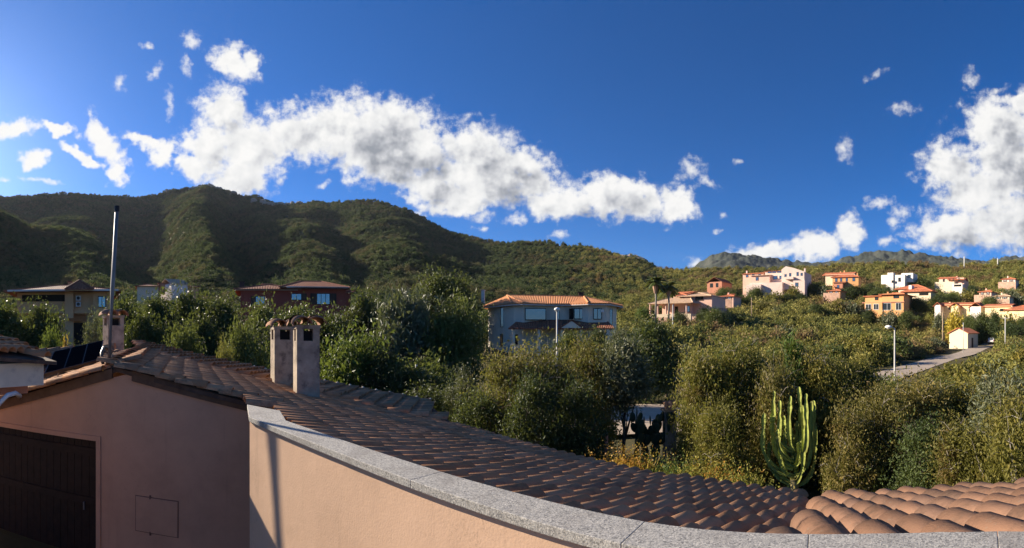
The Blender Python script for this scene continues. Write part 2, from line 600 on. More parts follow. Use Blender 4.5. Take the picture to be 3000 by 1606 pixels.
def granite_mat():
    m, T, b = new_mat('granite')
    ge = T.n('ShaderNodeNewGeometry')
    p = ge.outputs['Position']
    vo = T.n('ShaderNodeTexVoronoi')
    vo.inputs['Scale'].default_value = 125
    T.put(vo.inputs['Vector'], p)
    sep = T.n('ShaderNodeSeparateColor')
    T.put(sep.inputs[0], vo.outputs['Color'])
    c = T.ramp(sep.outputs[0], [(0.0, (0.15, 0.145, 0.13)), (0.22, (0.27, 0.258, 0.235)), (0.55, (0.36, 0.345, 0.31)), (0.8, (0.42, 0.40, 0.35)), (1.0, (0.52, 0.49, 0.43))])
    big = T.noise(p, 3.2, 4, 0.6)
    c = T.mix(T.remap(big, 0.48, 0.70, 0, 0.55, smooth=True), c, (0.20, 0.18, 0.155, 1))
    pk = T.noise(p, 1.7, 5, 0.65)
    c = T.mix(T.remap(pk, 0.56, 0.70, 0, 0.4, smooth=True), c, (0.40, 0.32, 0.26, 1))
    T.put(b.inputs['Base Color'], c)
    b.inputs['Roughness'].default_value = 0.6
    bp = T.n('ShaderNodeBump')
    bp.inputs['Strength'].default_value = 0.4
    bp.inputs['Distance'].default_value = 0.006
    T.put(bp.inputs['Height'], T.noise(p, 120, 3, 0.6))
    T.put(b.inputs['Normal'], bp.outputs[0])


granite_mat()

plain('wall_white', (0.68, 0.60, 0.47), 0.9, 0.05, 0.6, stain=(0.42, 0.41, 0.40), stain_amt=0.4, stain_scale=0.4)
plain('wall_bright', (0.76, 0.70, 0.62), 0.9, 0.06, 0.4, stain=(0.55, 0.48, 0.42), stain_amt=0.5, stain_scale=0.5)
plain('wall_blush', (0.70, 0.55, 0.47), 0.9, 0.06, 0.4, stain=(0.52, 0.38, 0.32), stain_amt=0.5, stain_scale=0.5)
plain('wall_red', (0.30, 0.065, 0.045), 0.9, 0.1, 0.6)
plain('wall_tan', (0.62, 0.34, 0.165), 0.9, 0.08, 0.6)
plain('wall_ochre', (0.60, 0.31, 0.13), 0.9, 0.08, 0.5)
plain('wall_pinkish', (0.68, 0.44, 0.34), 0.9, 0.08, 0.5)
plain('wall_yellow', (0.74, 0.58, 0.33), 0.9, 0.06, 0.5)
plain('wall_beige', (0.66, 0.54, 0.38), 0.9, 0.06, 0.5)
plain('wall_brick', (0.48, 0.21, 0.13), 0.9, 0.1, 0.5)
plain('trim', (0.55, 0.53, 0.50), 0.8, 0.05, 1)
plain('frame_dark', (0.02, 0.018, 0.016), 0.5, 0.1, 5)
plain('frame_white', (0.6, 0.6, 0.58), 0.5, 0.05, 5)
plain('shutter', (0.05, 0.026, 0.018), 0.6, 0.2, 5)
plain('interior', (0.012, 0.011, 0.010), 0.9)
plain('awning', (0.42, 0.13, 0.035), 0.8, 0.1, 3)
plain('stone_wall', (0.46, 0.29, 0.21), 0.95, 0.25, 1.2, stain=(0.3, 0.19, 0.14), stain_amt=0.6, stain_scale=0.8)
plain('solar', (0.006, 0.007, 0.009), 0.5, 0.2, 4, spec=0.0)
m_, T_, b_ = new_mat('glass')
b_.inputs['Base Color'].default_value = (0.03, 0.04, 0.05, 1)
b_.inputs['Roughness'].default_value = 0.04
b_.inputs['Metallic'].default_value = 0.0
b_.inputs['Specular IOR Level'].default_value = 1.0
b_.inputs['Coat Weight'].default_value = 1.0
b_.inputs['Coat IOR'].default_value = 2.2
far_roof_mat('roof_orange', (0.56, 0.235, 0.10), (0.66, 0.31, 0.15), 0.24)
far_roof_mat('roof_rust', (0.24, 0.085, 0.05), (0.34, 0.15, 0.085), 0.24)
far_roof_mat('roof_red', (0.50, 0.155, 0.075), (0.60, 0.23, 0.12), 0.24)
far_roof_mat('roof_pale', (0.52, 0.34, 0.22), (0.62, 0.44, 0.30), 0.24)

# ------------------------------------------------------------------ terrain
GPX = np.array([-300, 0, 400, 900, 1300, 1600, 1900, 2100, 2400, 2700, 3000, 3300.])
GD = np.array([0, 20, 40, 64, 90, 120, 150.])
GZ = np.array([
    [-4, -4.0, -3.2, -1.3, 1.5, 5, 9], [-4, -4.0, -3.2, -1.3, 1.5, 5, 9], [-4, -4.0, -3.2, -1.2, 1.8, 5, 9],
    [-4, -4.2, -3.4, -1.2, 1.6, 5, 9], [-4, -4.3, -3.8, -2.3, 0.2, 4, 8], [-4, -4.4, -4.1, -2.7, -0.3, 3.5, 7],
    [-4, -4.4, -4.2, -3.4, -1.0, 3.0, 6.5], [-4, -4.5, -4.3, -3.7, -1.6, 2.5, 6.0], [-4, -4.5, -4.4, -4.0, -2.6, 0.5, 5.5],
    [-4, -4.5, -4.4, -4.1, -4.0, -3.3, 5.5], [-4, -4.5, -4.4, -4.1, -4.0, -3.7, 5.0], [-4, -4.5, -4.4, -4.1, -4.0, -3.7, 5.0]])
CREST = np.array([  # px, row of the skyline, distance of the crest
    (-900, 640, 900), (-300, 590, 900), (0, 579, 900), (70, 573, 900), (175, 567, 900), (268, 571, 900), (396, 579, 900), (466, 565, 900), (524, 557, 890),
    (570, 548, 885), (600, 540, 880), (635, 550, 870), (700, 570, 860), (757, 571, 850), (804, 594, 830), (850, 596, 810), (932, 592, 790), (967, 594, 760),
    (1048, 583, 710), (1118, 586, 690), (1165, 602, 660), (1223, 632, 620), (1281, 664, 590), (1340, 687, 560), (1409, 707, 520), (1514, 707, 480),
    (1630, 713, 450), (1724, 722, 430), (1817, 742, 410), (1863, 749, 400), (1922, 778, 380), (1968, 784, 360), (2050, 784, 330), (2155, 780, 320),
    (2390, 777, 320), (2500, 766, 320), (2680, 760, 320), (2795, 778, 310), (2853, 766, 310), (3000, 760, 310), (3300, 752, 310), (4000, 800, 310)])
SPURS = [(590, 70, 18), (705, 55, -20), (420, 110, -30), (900, 80, 9), (1015, 50, -9), (1180, 70, 6), (90, 70, -8)]


def height(X, Y):
    X, Y = np.asarray(X, float), np.asarray(Y, float)
    d = np.hypot(X, Y)
    px = CX + F * np.arctan2(X, Y)
    pc = np.clip(px, -300, 3300)
    # near table, bilinear
    i = np.clip(np.searchsorted(GPX, pc) - 1, 0, len(GPX) - 2)
    tx = (pc - GPX[i]) / (GPX[i + 1] - GPX[i])
    dc = np.clip(d, 0, 149.99)
    j = np.clip(np.searchsorted(GD, dc) - 1, 0, len(GD) - 2)
    td = (dc - GD[j]) / (GD[j + 1] - GD[j])
    td = td * td * (3 - 2 * td) * 0.4 + td * 0.6
    z = (GZ[i, j] * (1 - tx) + GZ[i + 1, j] * tx) * (1 - td) + (GZ[i, j + 1] * (1 - tx) + GZ[i + 1, j + 1] * tx) * td
    yc = np.interp(px, CREST[:, 0], CREST[:, 1])
    D = np.interp(px, CREST[:, 0], CREST[:, 2])
    zc = (YH - yc) / F * D - np.interp(D, [300, 500, 900], [3.2, 2.0, 1.2])
    t = np.clip((d - 150) / (D - 150), 0, 1)
    zm = z + (zc - z) * (0.62 * t + 0.38 * t * t)
    far = np.clip((D - 330) / 250, 0, 1)
    env = np.sin(np.pi * np.clip(t, 0, 1)) ** 1.0
    for (p0, s, a) in SPURS:
        zm = zm + far * env * a * np.exp(-((px - p0 - 25 * np.sin(d / 120.)) / s) ** 2)
    # low hill standing in front on the sunny side
    hx, hy = XY(-260, 400)
    zm = zm + 48 * np.exp(-(((X - hx) / 105) ** 2 + ((Y - hy) / 105) ** 2)) * np.clip((d - 150) / 80, 0, 1)
    zm = zm + far * env * 34 * fbm(X / 95., Y / 95., 4) + np.clip((d - 150) / 100, 0, 1) * 5 * fbm(X / 30., Y / 30., 3) * (0.3 + far)
    zm = np.where(d > D, zm - (d - D) * 0.28, zm)
    # crest roughness, rock teeth
    zm = zm + far * 9 * np.clip(1 - np.abs(d - D) / 60, 0, 1) * fbm(X / 16., Y / 16., 3)
    z = np.where(d > 150, zm, z + np.clip((d - 30) / 60, 0, 1) * 1.0 * fbm(X / 14., Y / 14., 3))
    # behind the viewer the plain runs on level
    ang = np.abs(np.arctan2(X, Y))
    k = np.clip((ang - 1.45) / 0.35, 0, 1)
    return z * (1 - k) + (-4.2) * k


def hz(x, y):
    return float(height(np.array([x]), np.array([y]))[0])


def ground_mat():
    m, T, b = new_mat('ground_soil')
    ge = T.n('ShaderNodeNewGeometry')
    p = ge.outputs['Position']
    n = T.noise(p, 0.25, 6, 0.65)
    c = T.ramp(n, [(0.3, (0.05, 0.05, 0.022)), (0.5, (0.10, 0.085, 0.04)), (0.68, (0.19, 0.14, 0.075)), (0.8, (0.25, 0.18, 0.11))])
    c = T.mix(T.remap(T.noise(p, 4, 5, 0.6), 0.4, 0.7, 0, 0.6), c, (0.06, 0.065, 0.025, 1))
    T.put(b.inputs['Base Color'], c)
    b.inputs['Roughness'].default_value = 1.0
    b.inputs['Specular IOR Level'].default_value = 0.1
    bp = T.n('ShaderNodeBump')
    bp.inputs['Strength'].default_value = 0.6
    bp.inputs['Distance'].default_value = 0.1
    T.put(bp.inputs['Height'], T.noise(p, 3, 5, 0.6))
    T.put(b.inputs['Normal'], bp.outputs[0])


def mountain_mat(name, greens, rocks, rock_lo, rock_hi, scale=0.06):
    m, T, b = new_mat(name)
    ge = T.n('ShaderNodeNewGeometry')
    p = ge.outputs['Position']
    sep = T.n('ShaderNodeSeparateXYZ')
    T.put(sep.inputs[0], ge.outputs['Normal'])
    veg = T.ramp(T.noise(p, scale, 8, 0.65), [(0.3, greens[0]), (0.5, greens[1]), (0.7, greens[2])])
    rock = T.ramp(T.noise(p, scale * 2.6, 6, 0.7), [(0.3, rocks[0]), (0.7, rocks[1])])
    steep = T.math('SUBTRACT', 1.0, sep.outputs[2])
    f = T.remap(T.math('MULTIPLY_ADD', T.math('SUBTRACT', T.noise(p, scale * 1.5, 6, 0.7), 0.5), 0.9, steep), rock_lo, rock_hi, 0, 1, smooth=True)
    T.put(b.inputs['Base Color'], T.mix(f, veg, rock))
    b.inputs['Roughness'].default_value = 1.0
    b.inputs['Specular IOR Level'].default_value = 0.05
    bp = T.n('ShaderNodeBump')
    bp.inputs['Strength'].default_value = 0.8
    bp.inputs['Distance'].default_value = 2.0
    T.put(bp.inputs['Height'], T.noise(p, scale * 6, 5, 0.65))
    T.put(b.inputs['Normal'], bp.outputs[0])


ground_mat()
mountain_mat('mountain', [(0.055, 0.06, 0.024), (0.09, 0.088, 0.038), (0.15, 0.125, 0.065)], [(0.20, 0.15, 0.11), (0.34, 0.26, 0.19)], 0.62, 0.85, 0.05)
mountain_mat('far_rock', [(0.035, 0.045, 0.04), (0.06, 0.068, 0.055), (0.10, 0.10, 0.08)], [(0.17, 0.145, 0.14), (0.34, 0.27, 0.235)], 0.40, 0.62, 0.02)


def polar_sheet(name, mat, th, dd, hfun):
    th, dd = np.asarray(th), np.asarray(dd)
    TH, DD = np.meshgrid(th, dd, indexing='ij')
    X, Y = DD * np.sin(TH), DD * np.cos(TH)
    Z = hfun(X, Y)
    n, m = TH.shape
    v = np.stack([X, Y, Z], -1).reshape(-1, 3)
    idx = np.arange(n * m).reshape(n, m)
    f = np.stack([idx[:-1, :-1], idx[1:, :-1], idx[1:, 1:], idx[:-1, 1:]], -1).reshape(-1, 4)
    # normals up
    me = np_mesh(name, v, f[:, ::-1], True)
    return tag(link(name, me, mat), kind='structure')


th_front = np.radians(np.arange(-88, 88.01, 0.35))
polar_sheet('ground', 'ground_soil', np.radians(np.arange(-180, 180.01, 1.0)), np.concatenate([[0.5], np.geomspace(1.5, 158, 90)]), height)
polar_sheet('mountain', 'mountain', th_front, np.geomspace(158, 1150, 170), height)
polar_sheet('plain', 'ground_soil', np.radians(np.arange(83, 277.01, 2.0)), np.geomspace(157.5, 2450, 12), lambda X, Y: height(X, Y) - 0.03)

FAR = np.array([(1700, 830), (1960, 800), (2030, 781), (2062, 768), (2085, 747), (2110, 741), (2150, 739), (2213, 749), (2306, 763), (2387, 771), (2469, 755), (2520, 742), (2562, 736),
                (2600, 738), (2644, 731), (2690, 738), (2725, 747), (2795, 757), (2876, 765), (2935, 757), (3000, 751), (3300, 745), (4000, 780)])


def far_height(X, Y):
    d = np.hypot(X, Y)
    px = CX + F * np.arctan2(X, Y)
    zc = (YH - np.interp(px, FAR[:, 0], FAR[:, 1])) / F * 1500.
    t = np.clip(1 - np.abs(d - 1500) / np.where(d < 1500, 480, 500), 0, 1)
    r = fbm(X / 120., Y / 120., 5)
    z = 30 + (zc - 30) * (t ** 0.85) + 60 * r * np.sin(np.pi * np.clip(t, 0, 1)) + 26 * fbm(X / 22., Y / 22., 4) * np.clip(t * 2 - 0.9, 0, 1)
    return z


polar_sheet('distant_mountain', 'far_rock', np.radians(np.arange(5, 90, 0.12)), np.linspace(1030, 2000, 90), far_height)

# ------------------------------------------------------------------ the near house: gabled building, pink in its shade, tiled roofs, chimneys
WE, SL = 5.6, 0.215                       # eave distance along the slope direction, slope
DN = dirv(51)                             # down-slope direction of the main roof
AC = dirv(-39)                            # along the ridge, away from the viewer


def main_z(x, y):
    return -0.151 * WE - SL * (x * DN.x + y * DN.y)


def on_main(px, py):
    a = (px - CX) / F
    c = math.cos(a - math.radians(51))
    d = 0.151 * WE / ((py - YH) / F - SL * c)
    return P(px, py, d)


house = thing('terracotta_house', 'gabled house, its stucco pink in the shade, with brown tiled roofs and two stone chimneys beyond the parapet', 'house', (-5.0, 6.5, -4.0))

# gable wall: plan line through the apex
G0, GD_ = Vector((-5.77, 5.53, 0)), Vector((0.94, 0.342, 0))
GN = Vector((-0.342, 0.94, 0))            # into the building


def gpt(px, off=0.0):
    """point of the gable wall plane seen at pixel column px"""
    t = math.tan((px - CX) / F)
    s = (t * G0.y - G0.x) / (GD_.x - t * GD_.y)
    p = G0 + GD_ * s + GN * off
    return p, s


APEX_Z = -0.70


def gable_top(s):
    return APEX_Z - (0.20 * s + 0.02 if s > 0 else -0.245 * s)


def wall_pt(s, z, off=0.0):
    p = G0 + GD_ * s + GN * off
    return Vector((p.x, p.y, z))


door_s0, door_s1 = gpt(-40)[1] - 0.3, gpt(283)[1]
door_top = -(1292 - YH) / F * math.hypot(*gpt(283)[0].xy)
w = MB()
s_l, s_r = door_s0 - 1.2, 3.1
TH = 0.32


def wall_block(mb, s0, s1, zb, zt0, zt1, off0=0.0, off1=TH):
    co = [wall_pt(s0, zb, off0), wall_pt(s1, zb, off0), wall_pt(s1, zb, off1), wall_pt(s0, zb, off1),
          wall_pt(s0, zt0, off0), wall_pt(s1, zt1, off0), wall_pt(s1, zt1, off1), wall_pt(s0, zt0, off1)]
    i = len(mb.v)
    mb.v += [tuple(c) for c in co]
    for q in ((0, 3, 2, 1), (4, 5, 6, 7), (0, 1, 5, 4), (1, 2, 6, 5), (2, 3, 7, 6), (3, 0, 4, 7)):
        mb.f.append(tuple(i + k for k in q))


# one continuous skin: jamb / over door / right of door, gable outline on top
def wall_skin(off):
    ss = [s_l, door_s0, door_s1, 0.0, s_r]
    return ss


mb = MB()
front = [(s_l, -4.05), (door_s0, -4.05), (door_s0, door_top), (door_s1, door_top), (door_s1, -4.05), (s_r, -4.05),
         (s_r, gable_top(s_r)), (0.0, APEX_Z), (s_l, gable_top(s_l))]
n0 = len(front)
for off in (0.0, TH):
    mb.v += [tuple(wall_pt(s, z, off)) for s, z in front]
mb.f.append((0, 1, 2, 8))
mb.f.append((2, 3, 7, 8))
mb.f.append((3, 4, 5, 6))
mb.f.append((3, 6, 7))
for q in list(mb.f):
    mb.f.append(tuple(k + n0 for k in reversed(q)))
for k in range(n0):
    k2 = (k + 1) % n0
    mb.f.append((k, k2, k2 + n0, k + n0))
mb.build('wall', 'stucco_pink_shaded', house)

# other walls carrying the roofs
ridge_far = Vector((-10.0, 10.4, 0))
poly = [(-3.6, 6.6), (-2.0, 5.2), (1.5, 2.4), (2.3, 3.4), (3.0, 4.7), (-1.35, 9.35), (-9.7, 10.0)]
MB().prism(poly, -4.5, lambda x, y: main_z(x, y) - 0.32).build('wall', 'stucco_pink_shaded', house)

# door leaf: planks, rails and a diagonal brace, set back in the reveal
door = MB()
wall_block(door, door_s0, door_s1, -4.0, door_top, door_top, 0.20, 0.23)
door = door.build('door', 'door_wood', house)
s = door_s0
while s < door_s1 - 0.02:
    e = min(s + 0.155, door_s1 - 0.005)
    p = MB()
    wall_block(p, s + 0.004, e - 0.004, -4.0, door_top - 0.01, door_top - 0.01, 0.17, 0.20)
    p.build('plank', 'door_wood', door)
    s = e
for z in (-2.12, -3.0):
    p = MB()
    wall_block(p, door_s0 + 0.03, door_s1 - 0.03, z - 0.07, z + 0.07, z + 0.07, 0.14, 0.17)
    p.build('rail', 'door_wood', door)
p = MB()
q = wall_pt(door_s1 - 0.33, -3.02, 0.12)
p.tube([q, q + Vector((0, 0, -0.14))], 0.016, 8)
p.build('handle', 'steel', door)
# stucco surround of the door
p = MB()
wall_block(p, door_s1, door_s1 + 0.085, -4.0, door_top + 0.085, door_top + 0.085, -0.025, 0.0)
wall_block(p, door_s0 - 0.1, door_s1 - 0.001, door_top, door_top + 0.085, door_top + 0.085, -0.025, 0.0)
p.build('door_surround', 'stucco_pink_shaded', house)

# service hatch cover
s0, s1 = gpt(399)[1], gpt(521)[1]
p0 = gpt(460)[0]
dH = math.hypot(p0.x, p0.y)
z1, z0 = -(1462 - YH) / F * dH, -(1564 - YH) / F * dH
p = MB()
wall_block(p, s0, s1, z0, z1, z1, -0.018, 0.0)
hatch = p.build('hatch', 'stucco_pink_shaded', house, bevel=0.006)
for sx in (s0 + 0.35 * (s1 - s0),):
    for zz in (z0 - 0.012, z1 + 0.012):
        p = MB()
        wall_block(p, sx - 0.012, sx + 0.012, zz - 0.03, zz + 0.03, zz + 0.03, -0.024, 0.0)
        p.build('catch', 'stucco_joint', hatch)
p = MB()
for (a, b, c, d_) in ((s0 - 0.014, s0, z0 - 0.014, z1 + 0.014), (s1, s1 + 0.014, z0 - 0.014, z1 + 0.014), (s0, s1, z0 - 0.014, z0), (s0, s1, z1, z1 + 0.014)):
    wall_block(p, a, b, c, d_, d_, -0.004, 0.0)
p.build('joint', 'stucco_joint', hatch)

# ------------------------------------------------------------------ parapet with granite coping
HC = 0.9


def cop(px, py):
    return P(px, py, HC * F / (py - YH))


back_px = [(838, 1232), (940, 1268), (1062, 1306), (1180, 1347), (1300, 1385), (1430, 1420), (1561, 1454), (1746, 1500), (1900, 1532), (2050, 1551), (2200, 1560), (2346, 1562), (2553, 1558), (2760, 1551), (2935, 1548), (3080, 1556)]
back = [cop(*p) for p in back_px]
for _ in range(2):
    back = [back[0]] + [back[i - 1] * 0.25 + back[i] * 0.5 + back[i + 1] * 0.25 for i in range(1, len(back) - 1)] + [back[-1]]
front = []
for i, p in enumerate(back):
    t = (back[min(i + 1, len(back) - 1)] - back[max(i - 1, 0)]).normalized()
    nrm = Vector((t.y, -t.x, 0))
    if nrm.dot(p) > 0:
        nrm = -nrm
    front.append(p + nrm * 0.262)
t_ = math.tan((730 - CX) / F)
fd = (front[0] - front[2]).normalized()
k_ = (t_ * front[0].y - front[0].x) / (fd.x - t_ * fd.y)
end_poly = [front[0] + fd * k_, front[0], back[0], cop(820, 1203), cop(724, 1185)]
parapet = thing('parapet', 'curving apricot stucco parapet capped with speckled grey granite slabs', 'parapet', (front[6].x, front[6].y, -4.0))
TC = 0.052


def slab_poly(pts, name='coping_slab'):
    m = MB()
    m.prism([(p.x, p.y) for p in pts], -HC - TC, -HC)
    return m.build(name, 'granite', parapet, bevel=0.004)


def shrink(a, b, g=0.0025):
    d = (b - a)
    d.z = 0
    return d.normalized() * g


slab_poly(end_poly)
cuts = [0, 4, 8, 11, 14, len(back) - 1]
for c0_, c1_ in zip(cuts[:-1], cuts[1:]):
    bk, fr = back[c0_:c1_ + 1], front[c0_:c1_ + 1]
    bk = [p.copy() for p in bk]
    fr = [p.copy() for p in fr]
    g = shrink(bk[0], bk[1])
    bk[0] += g
    fr[0] += g
    slab_poly(fr + bk[::-1])
# broken last slab, set lower
e0, e1 = back[-1], front[-1]
ext = Vector((0.55, -0.55, 0))
slab_poly([e1 + Vector((0.004, -0.004, 0)), e1 + ext, e0 + ext * 0.9 + Vector((-0.10, -0.05, 0)), e0 + Vector((0.03, -0.07, 0))])
# wall under the coping: front face 35 mm behind the slab edge
wf, wb2 = [], []
pts_f = [end_poly[0].lerp(end_poly[4], 0.02)] + front
pts_b = [end_poly[4].lerp(end_poly[3], 0.4)] + back
for a_, b_2 in zip(pts_f, pts_b):
    dv = (b_2 - a_)
    dv.z = 0
    L = dv.length
    wf.append(a_ + dv * (0.035 / L))
    wb2.append(a_ + dv * (min(L - 0.03, 0.24) / L))
wf.append(e1 + ext + Vector((0.03, 0.02, 0)))
wb2.append(e0 + ext * 0.9 + Vector((-0.1, -0.08, 0)))
def resample(pts, n=60):
    A = np.array([(p.x, p.y) for p in pts])
    for _ in range(3):                                   # corner-cutting, ends kept
        Q = [A[0]]
        for a2, b2 in zip(A[:-1], A[1:]):
            Q += [a2 * .75 + b2 * .25, a2 * .25 + b2 * .75]
        A = np.array(Q + [A[-1]])
    s_ = np.concatenate([[0], np.cumsum(np.hypot(*np.diff(A, axis=0).T))])
    t_ = np.linspace(0, s_[-1], n)
    return [Vector((np.interp(t, s_, A[:, 0]), np.interp(t, s_, A[:, 1]), 0)) for t in t_]


wf, wb_full = resample(wf), wb2
wb2s = resample(wb2)
m = MB()
k = len(wf)
for zz in (-4.05, -HC - TC + 0.001):
    m.v += [(p.x, p.y, zz) for p in wf] + [(p.x, p.y, zz) for p in wb2s]
o2 = 2 * k
for i in range(k - 1):
    m.f += [(i, i + 1, o2 + i + 1, o2 + i), (k + i + 1, k + i, o2 + k + i, o2 + k + i + 1),
            (i, k + i, k + i + 1, i + 1), (o2 + i, o2 + i + 1, o2 + k + i + 1, o2 + k + i)]
m.f += [(0, o2, o2 + k, k), (k - 1, 2 * k - 1, o2 + 2 * k - 1, o2 + k - 1)]
wobj = m.build('wall', 'stucco', parapet)


WBACK = [(p.x, p.y) for p in wb2]


def behind(off):
    """plan points of the parapet's back face moved away from the viewer"""
    out = []
    for k_, (x, y) in enumerate(WBACK):
        a_, b_ = Vector(WBACK[max(k_ - 1, 0)]), Vector(WBACK[min(k_ + 1, len(WBACK) - 1)])
        t = (b_ - a_).normalized()
        nn = Vector((-t.y, t.x))
        if nn.dot(Vector((x, y))) < 0:
            nn = -nn
        out.append((x + nn.x * off, y + nn.y * off))
    return out


# ---- roofs
TL, TW = 0.44, 0.20


def tile_mesh(name, L=TL, r0=0.105, r1=0.085, th=0.014, n=7, step=0.022):
    """barrel tile: lower (wide) end at x=0, upper end at x=-L, opening downwards"""
    v, f = [], []
    for (x, r, dz) in ((0, r0, step), (-L, r1, 0.0)):
        for rr in (r, r - th):
            for k in range(n + 1):
                a = math.pi * k / n
                v.append((x, -rr * math.cos(a), rr * math.sin(a) * 0.82 + dz))
    m = n + 1
    for k in range(n):
        f.append((k, k + 1, 2 * m + k + 1, 2 * m + k))                    # outside
        f.append((m + k + 1, m + k, 3 * m + k, 3 * m + k + 1))            # inside
        f.append((k + 1, k, m + k, m + k + 1))                            # lower end
    me = bpy.data.meshes.new(name)
    me.from_pydata(v, [], f)
    sm = [True] * len(f)
    for k in range(2, len(f), 3):
        sm[k] = False
    me.polygons.foreach_set('use_smooth', sm)
    bm = bmesh.new()
    bm.from_mesh(me)
    bmesh.ops.recalc_face_normals(bm, faces=bm.faces)
    bm.to_mesh(me)
    bm.free()
    return me


TILE = tile_mesh('tile')
TILE.materials.append(MATS['roof_tile'])
TILE_W = tile_mesh('tile_warm', 0.52, 0.145, 0.12, 0.016, 8)
TILE_W.materials.append(MATS['roof_tile_warm'])


def inside(poly, x, y):
    c = False
    n = len(poly)
    for i in range(n):
        x1, y1 = poly[i]
        x2, y2 = poly[(i + 1) % n]
        if (y1 > y) != (y2 > y) and x < (x2 - x1) * (y - y1) / (y2 - y1) + x1:
            c = not c
    return c


def tile_frames(poly, down_deg, zfun, w0=0.0, v0=0.0, dw=0.335, dv=TW, lift=0.035):
    """lay tiles on a sloping plane inside a plan outline; returns matrices"""
    dn, ac = dirv(down_deg), dirv(down_deg - 90)
    xs = [p[0] * dn.x + p[1] * dn.y for p in poly]
    ys = [p[0] * ac.x + p[1] * ac.y for p in poly]
    out = []
    kv = math.floor((min(ys) - v0) / dv)
    while v0 + kv * dv < max(ys):
        v = v0 + kv * dv
        off = 0.0
        kw = math.floor((min(xs) - w0) / dw)
        while w0 + kw * dw < max(xs) + dw:
            wv = w0 + kw * dw + off + RNG.normal(0, 0.008)
            vv = v + RNG.normal(0, 0.004)
            q = dn * wv + ac * vv
            if inside(poly, q.x, q.y):
                e = dn * 0.1
                slope = (zfun(q.x + e.x, q.y + e.y) - zfun(q.x - e.x, q.y - e.y)) / 0.2
                xax = Vector((dn.x, dn.y, slope)).normalized()
                yax = Vector((ac.x, ac.y, 0))
                zax = xax.cross(yax).normalized()
                yax = zax.cross(xax)
                M = Matrix((xax, yax, zax)).transposed().to_4x4()
                M = M @ Matrix.Rotation(RNG.normal(0, 0.022), 4, 'Z') @ Matrix.Rotation(RNG.normal(0, 0.03), 4, 'X')
                M.translation = Vector((q.x, q.y, zfun(q.x, q.y) + lift + RNG.normal(0, 0.003)))
                out.append(M)
            kw += 1
        kv += 1
    return out


def joined(frames, me):
    base = np.array([v.co[:] for v in me.vertices])
    fac = np.array([p.vertices[:] for p in me.polygons])
    V, Fc = [], []
    for i, M in enumerate(frames):
        A = np.array(M)
        V.append(base @ A[:3, :3].T + A[:3, 3])
        Fc.append(fac + i * len(base))
    m = np_mesh('tile', np.concatenate(V), np.concatenate(Fc), False)
    sm = [p.use_smooth for p in me.polygons] * len(frames)
    m.polygons.foreach_set('use_smooth', sm)
    m.materials.append(me.materials[0])
    return m


# main roof outline (plan)
pr_near = on_main(372, 1085)
edge = behind(0.02)
edge_t = behind(0.36)
far_side = [(-3.45, 6.20), (-6.05, 5.42), (-10.05, 10.45), (-1.15, 9.80), (3.42, 4.84), (2.30, 3.25)]
mp = far_side + edge[11:0:-1]
mp_t = far_side + edge_t[11:0:-1]
rf = MB().prism(mp, lambda x, y: main_z(x, y) - 0.07, lambda x, y: main_z(x, y) + 0.005).build('roof', 'roof_base', house)
fr_main = tile_frames(mp_t, 51, main_z, w0=WE, v0=0.05)

# strip of roof behind, rising from the valley to its own verge
VA, VB = Vector((-10.0, 10.40, -0.57)), Vector((-1.15, 9.78, -1.93))
RA, RB = P(415, 1016, 16.2), P(1262, 1184, 12.3)


def plane_fun(a, b, c):
    nrm = (b - a).cross(c - a)
    return lambda x, y: a.z - (nrm.x * (x - a.x) + nrm.y * (y - a.y)) / nrm.z


strip_z = plane_fun(VA, VB, (RA + RB) / 2)
strip_poly = [VA.xy[:], RA.xy[:], RB.xy[:], VB.xy[:]]
rf2 = MB().prism(strip_poly, lambda x, y: strip_z(x, y) - 0.07, lambda x, y: strip_z(x, y) + 0.005).build('roof', 'roof_base', house)
fr_strip = tile_frames(strip_poly, 84, strip_z, w0=0.1, v0=0.02, dw=0.40)

# right-hand roof falling away from the parapet
def right_z(x, y):
    dn = dirv(28)
    return -0.56 - 0.265 * (x * dn.x + y * dn.y)


r_side = [XY(3200, 4.1), XY(3000, 4.75), XY(2850, 5.2), XY(2705, 5.5), XY(2550, 5.65), XY(2412, 5.75), (2.36, 3.25)]
right_poly = r_side + edge[11:]
right_poly_t = r_side + behind(0.36)[11:]
rf3 = MB().prism(right_poly, lambda x, y: right_z(x, y) - 0.07, lambda x, y: right_z(x, y) + 0.005).build('roof', 'roof_base', house)
fr_right = tile_frames(right_poly_t, 28, right_z, w0=5.1, v0=0.05, dw=0.40, dv=0.262)
MB().prism([(2.2, 2.3), (2.6, 0.9), XY(3150, 3.7), XY(2850, 4.5), XY(2430, 5.1)], -4.5, lambda x, y: right_z(x, y) - 0.3).build('wall', 'stucco_pink_shaded', house)

# left slope beyond the ridge
LP0, LP1, LP2 = Vector((-6.15, 5.40, -0.66)), Vector((-8.14, 4.67, -1.30)), Vector((-10.0, 10.4, -0.52))
left_z = plane_fun(LP0, LP1, LP2)
left_poly = [(-5.95, 5.44), (-10.0, 10.4), (-12.6, 8.0), (-8.9, 4.40)]
rf4 = MB().prism(left_poly, lambda x, y: left_z(x, y) - 0.07, lambda x, y: left_z(x, y) + 0.005).build('roof', 'roof_base', house)
fr_left = tile_frames(left_poly, -132, left_z, w0=0.1, v0=0.0)

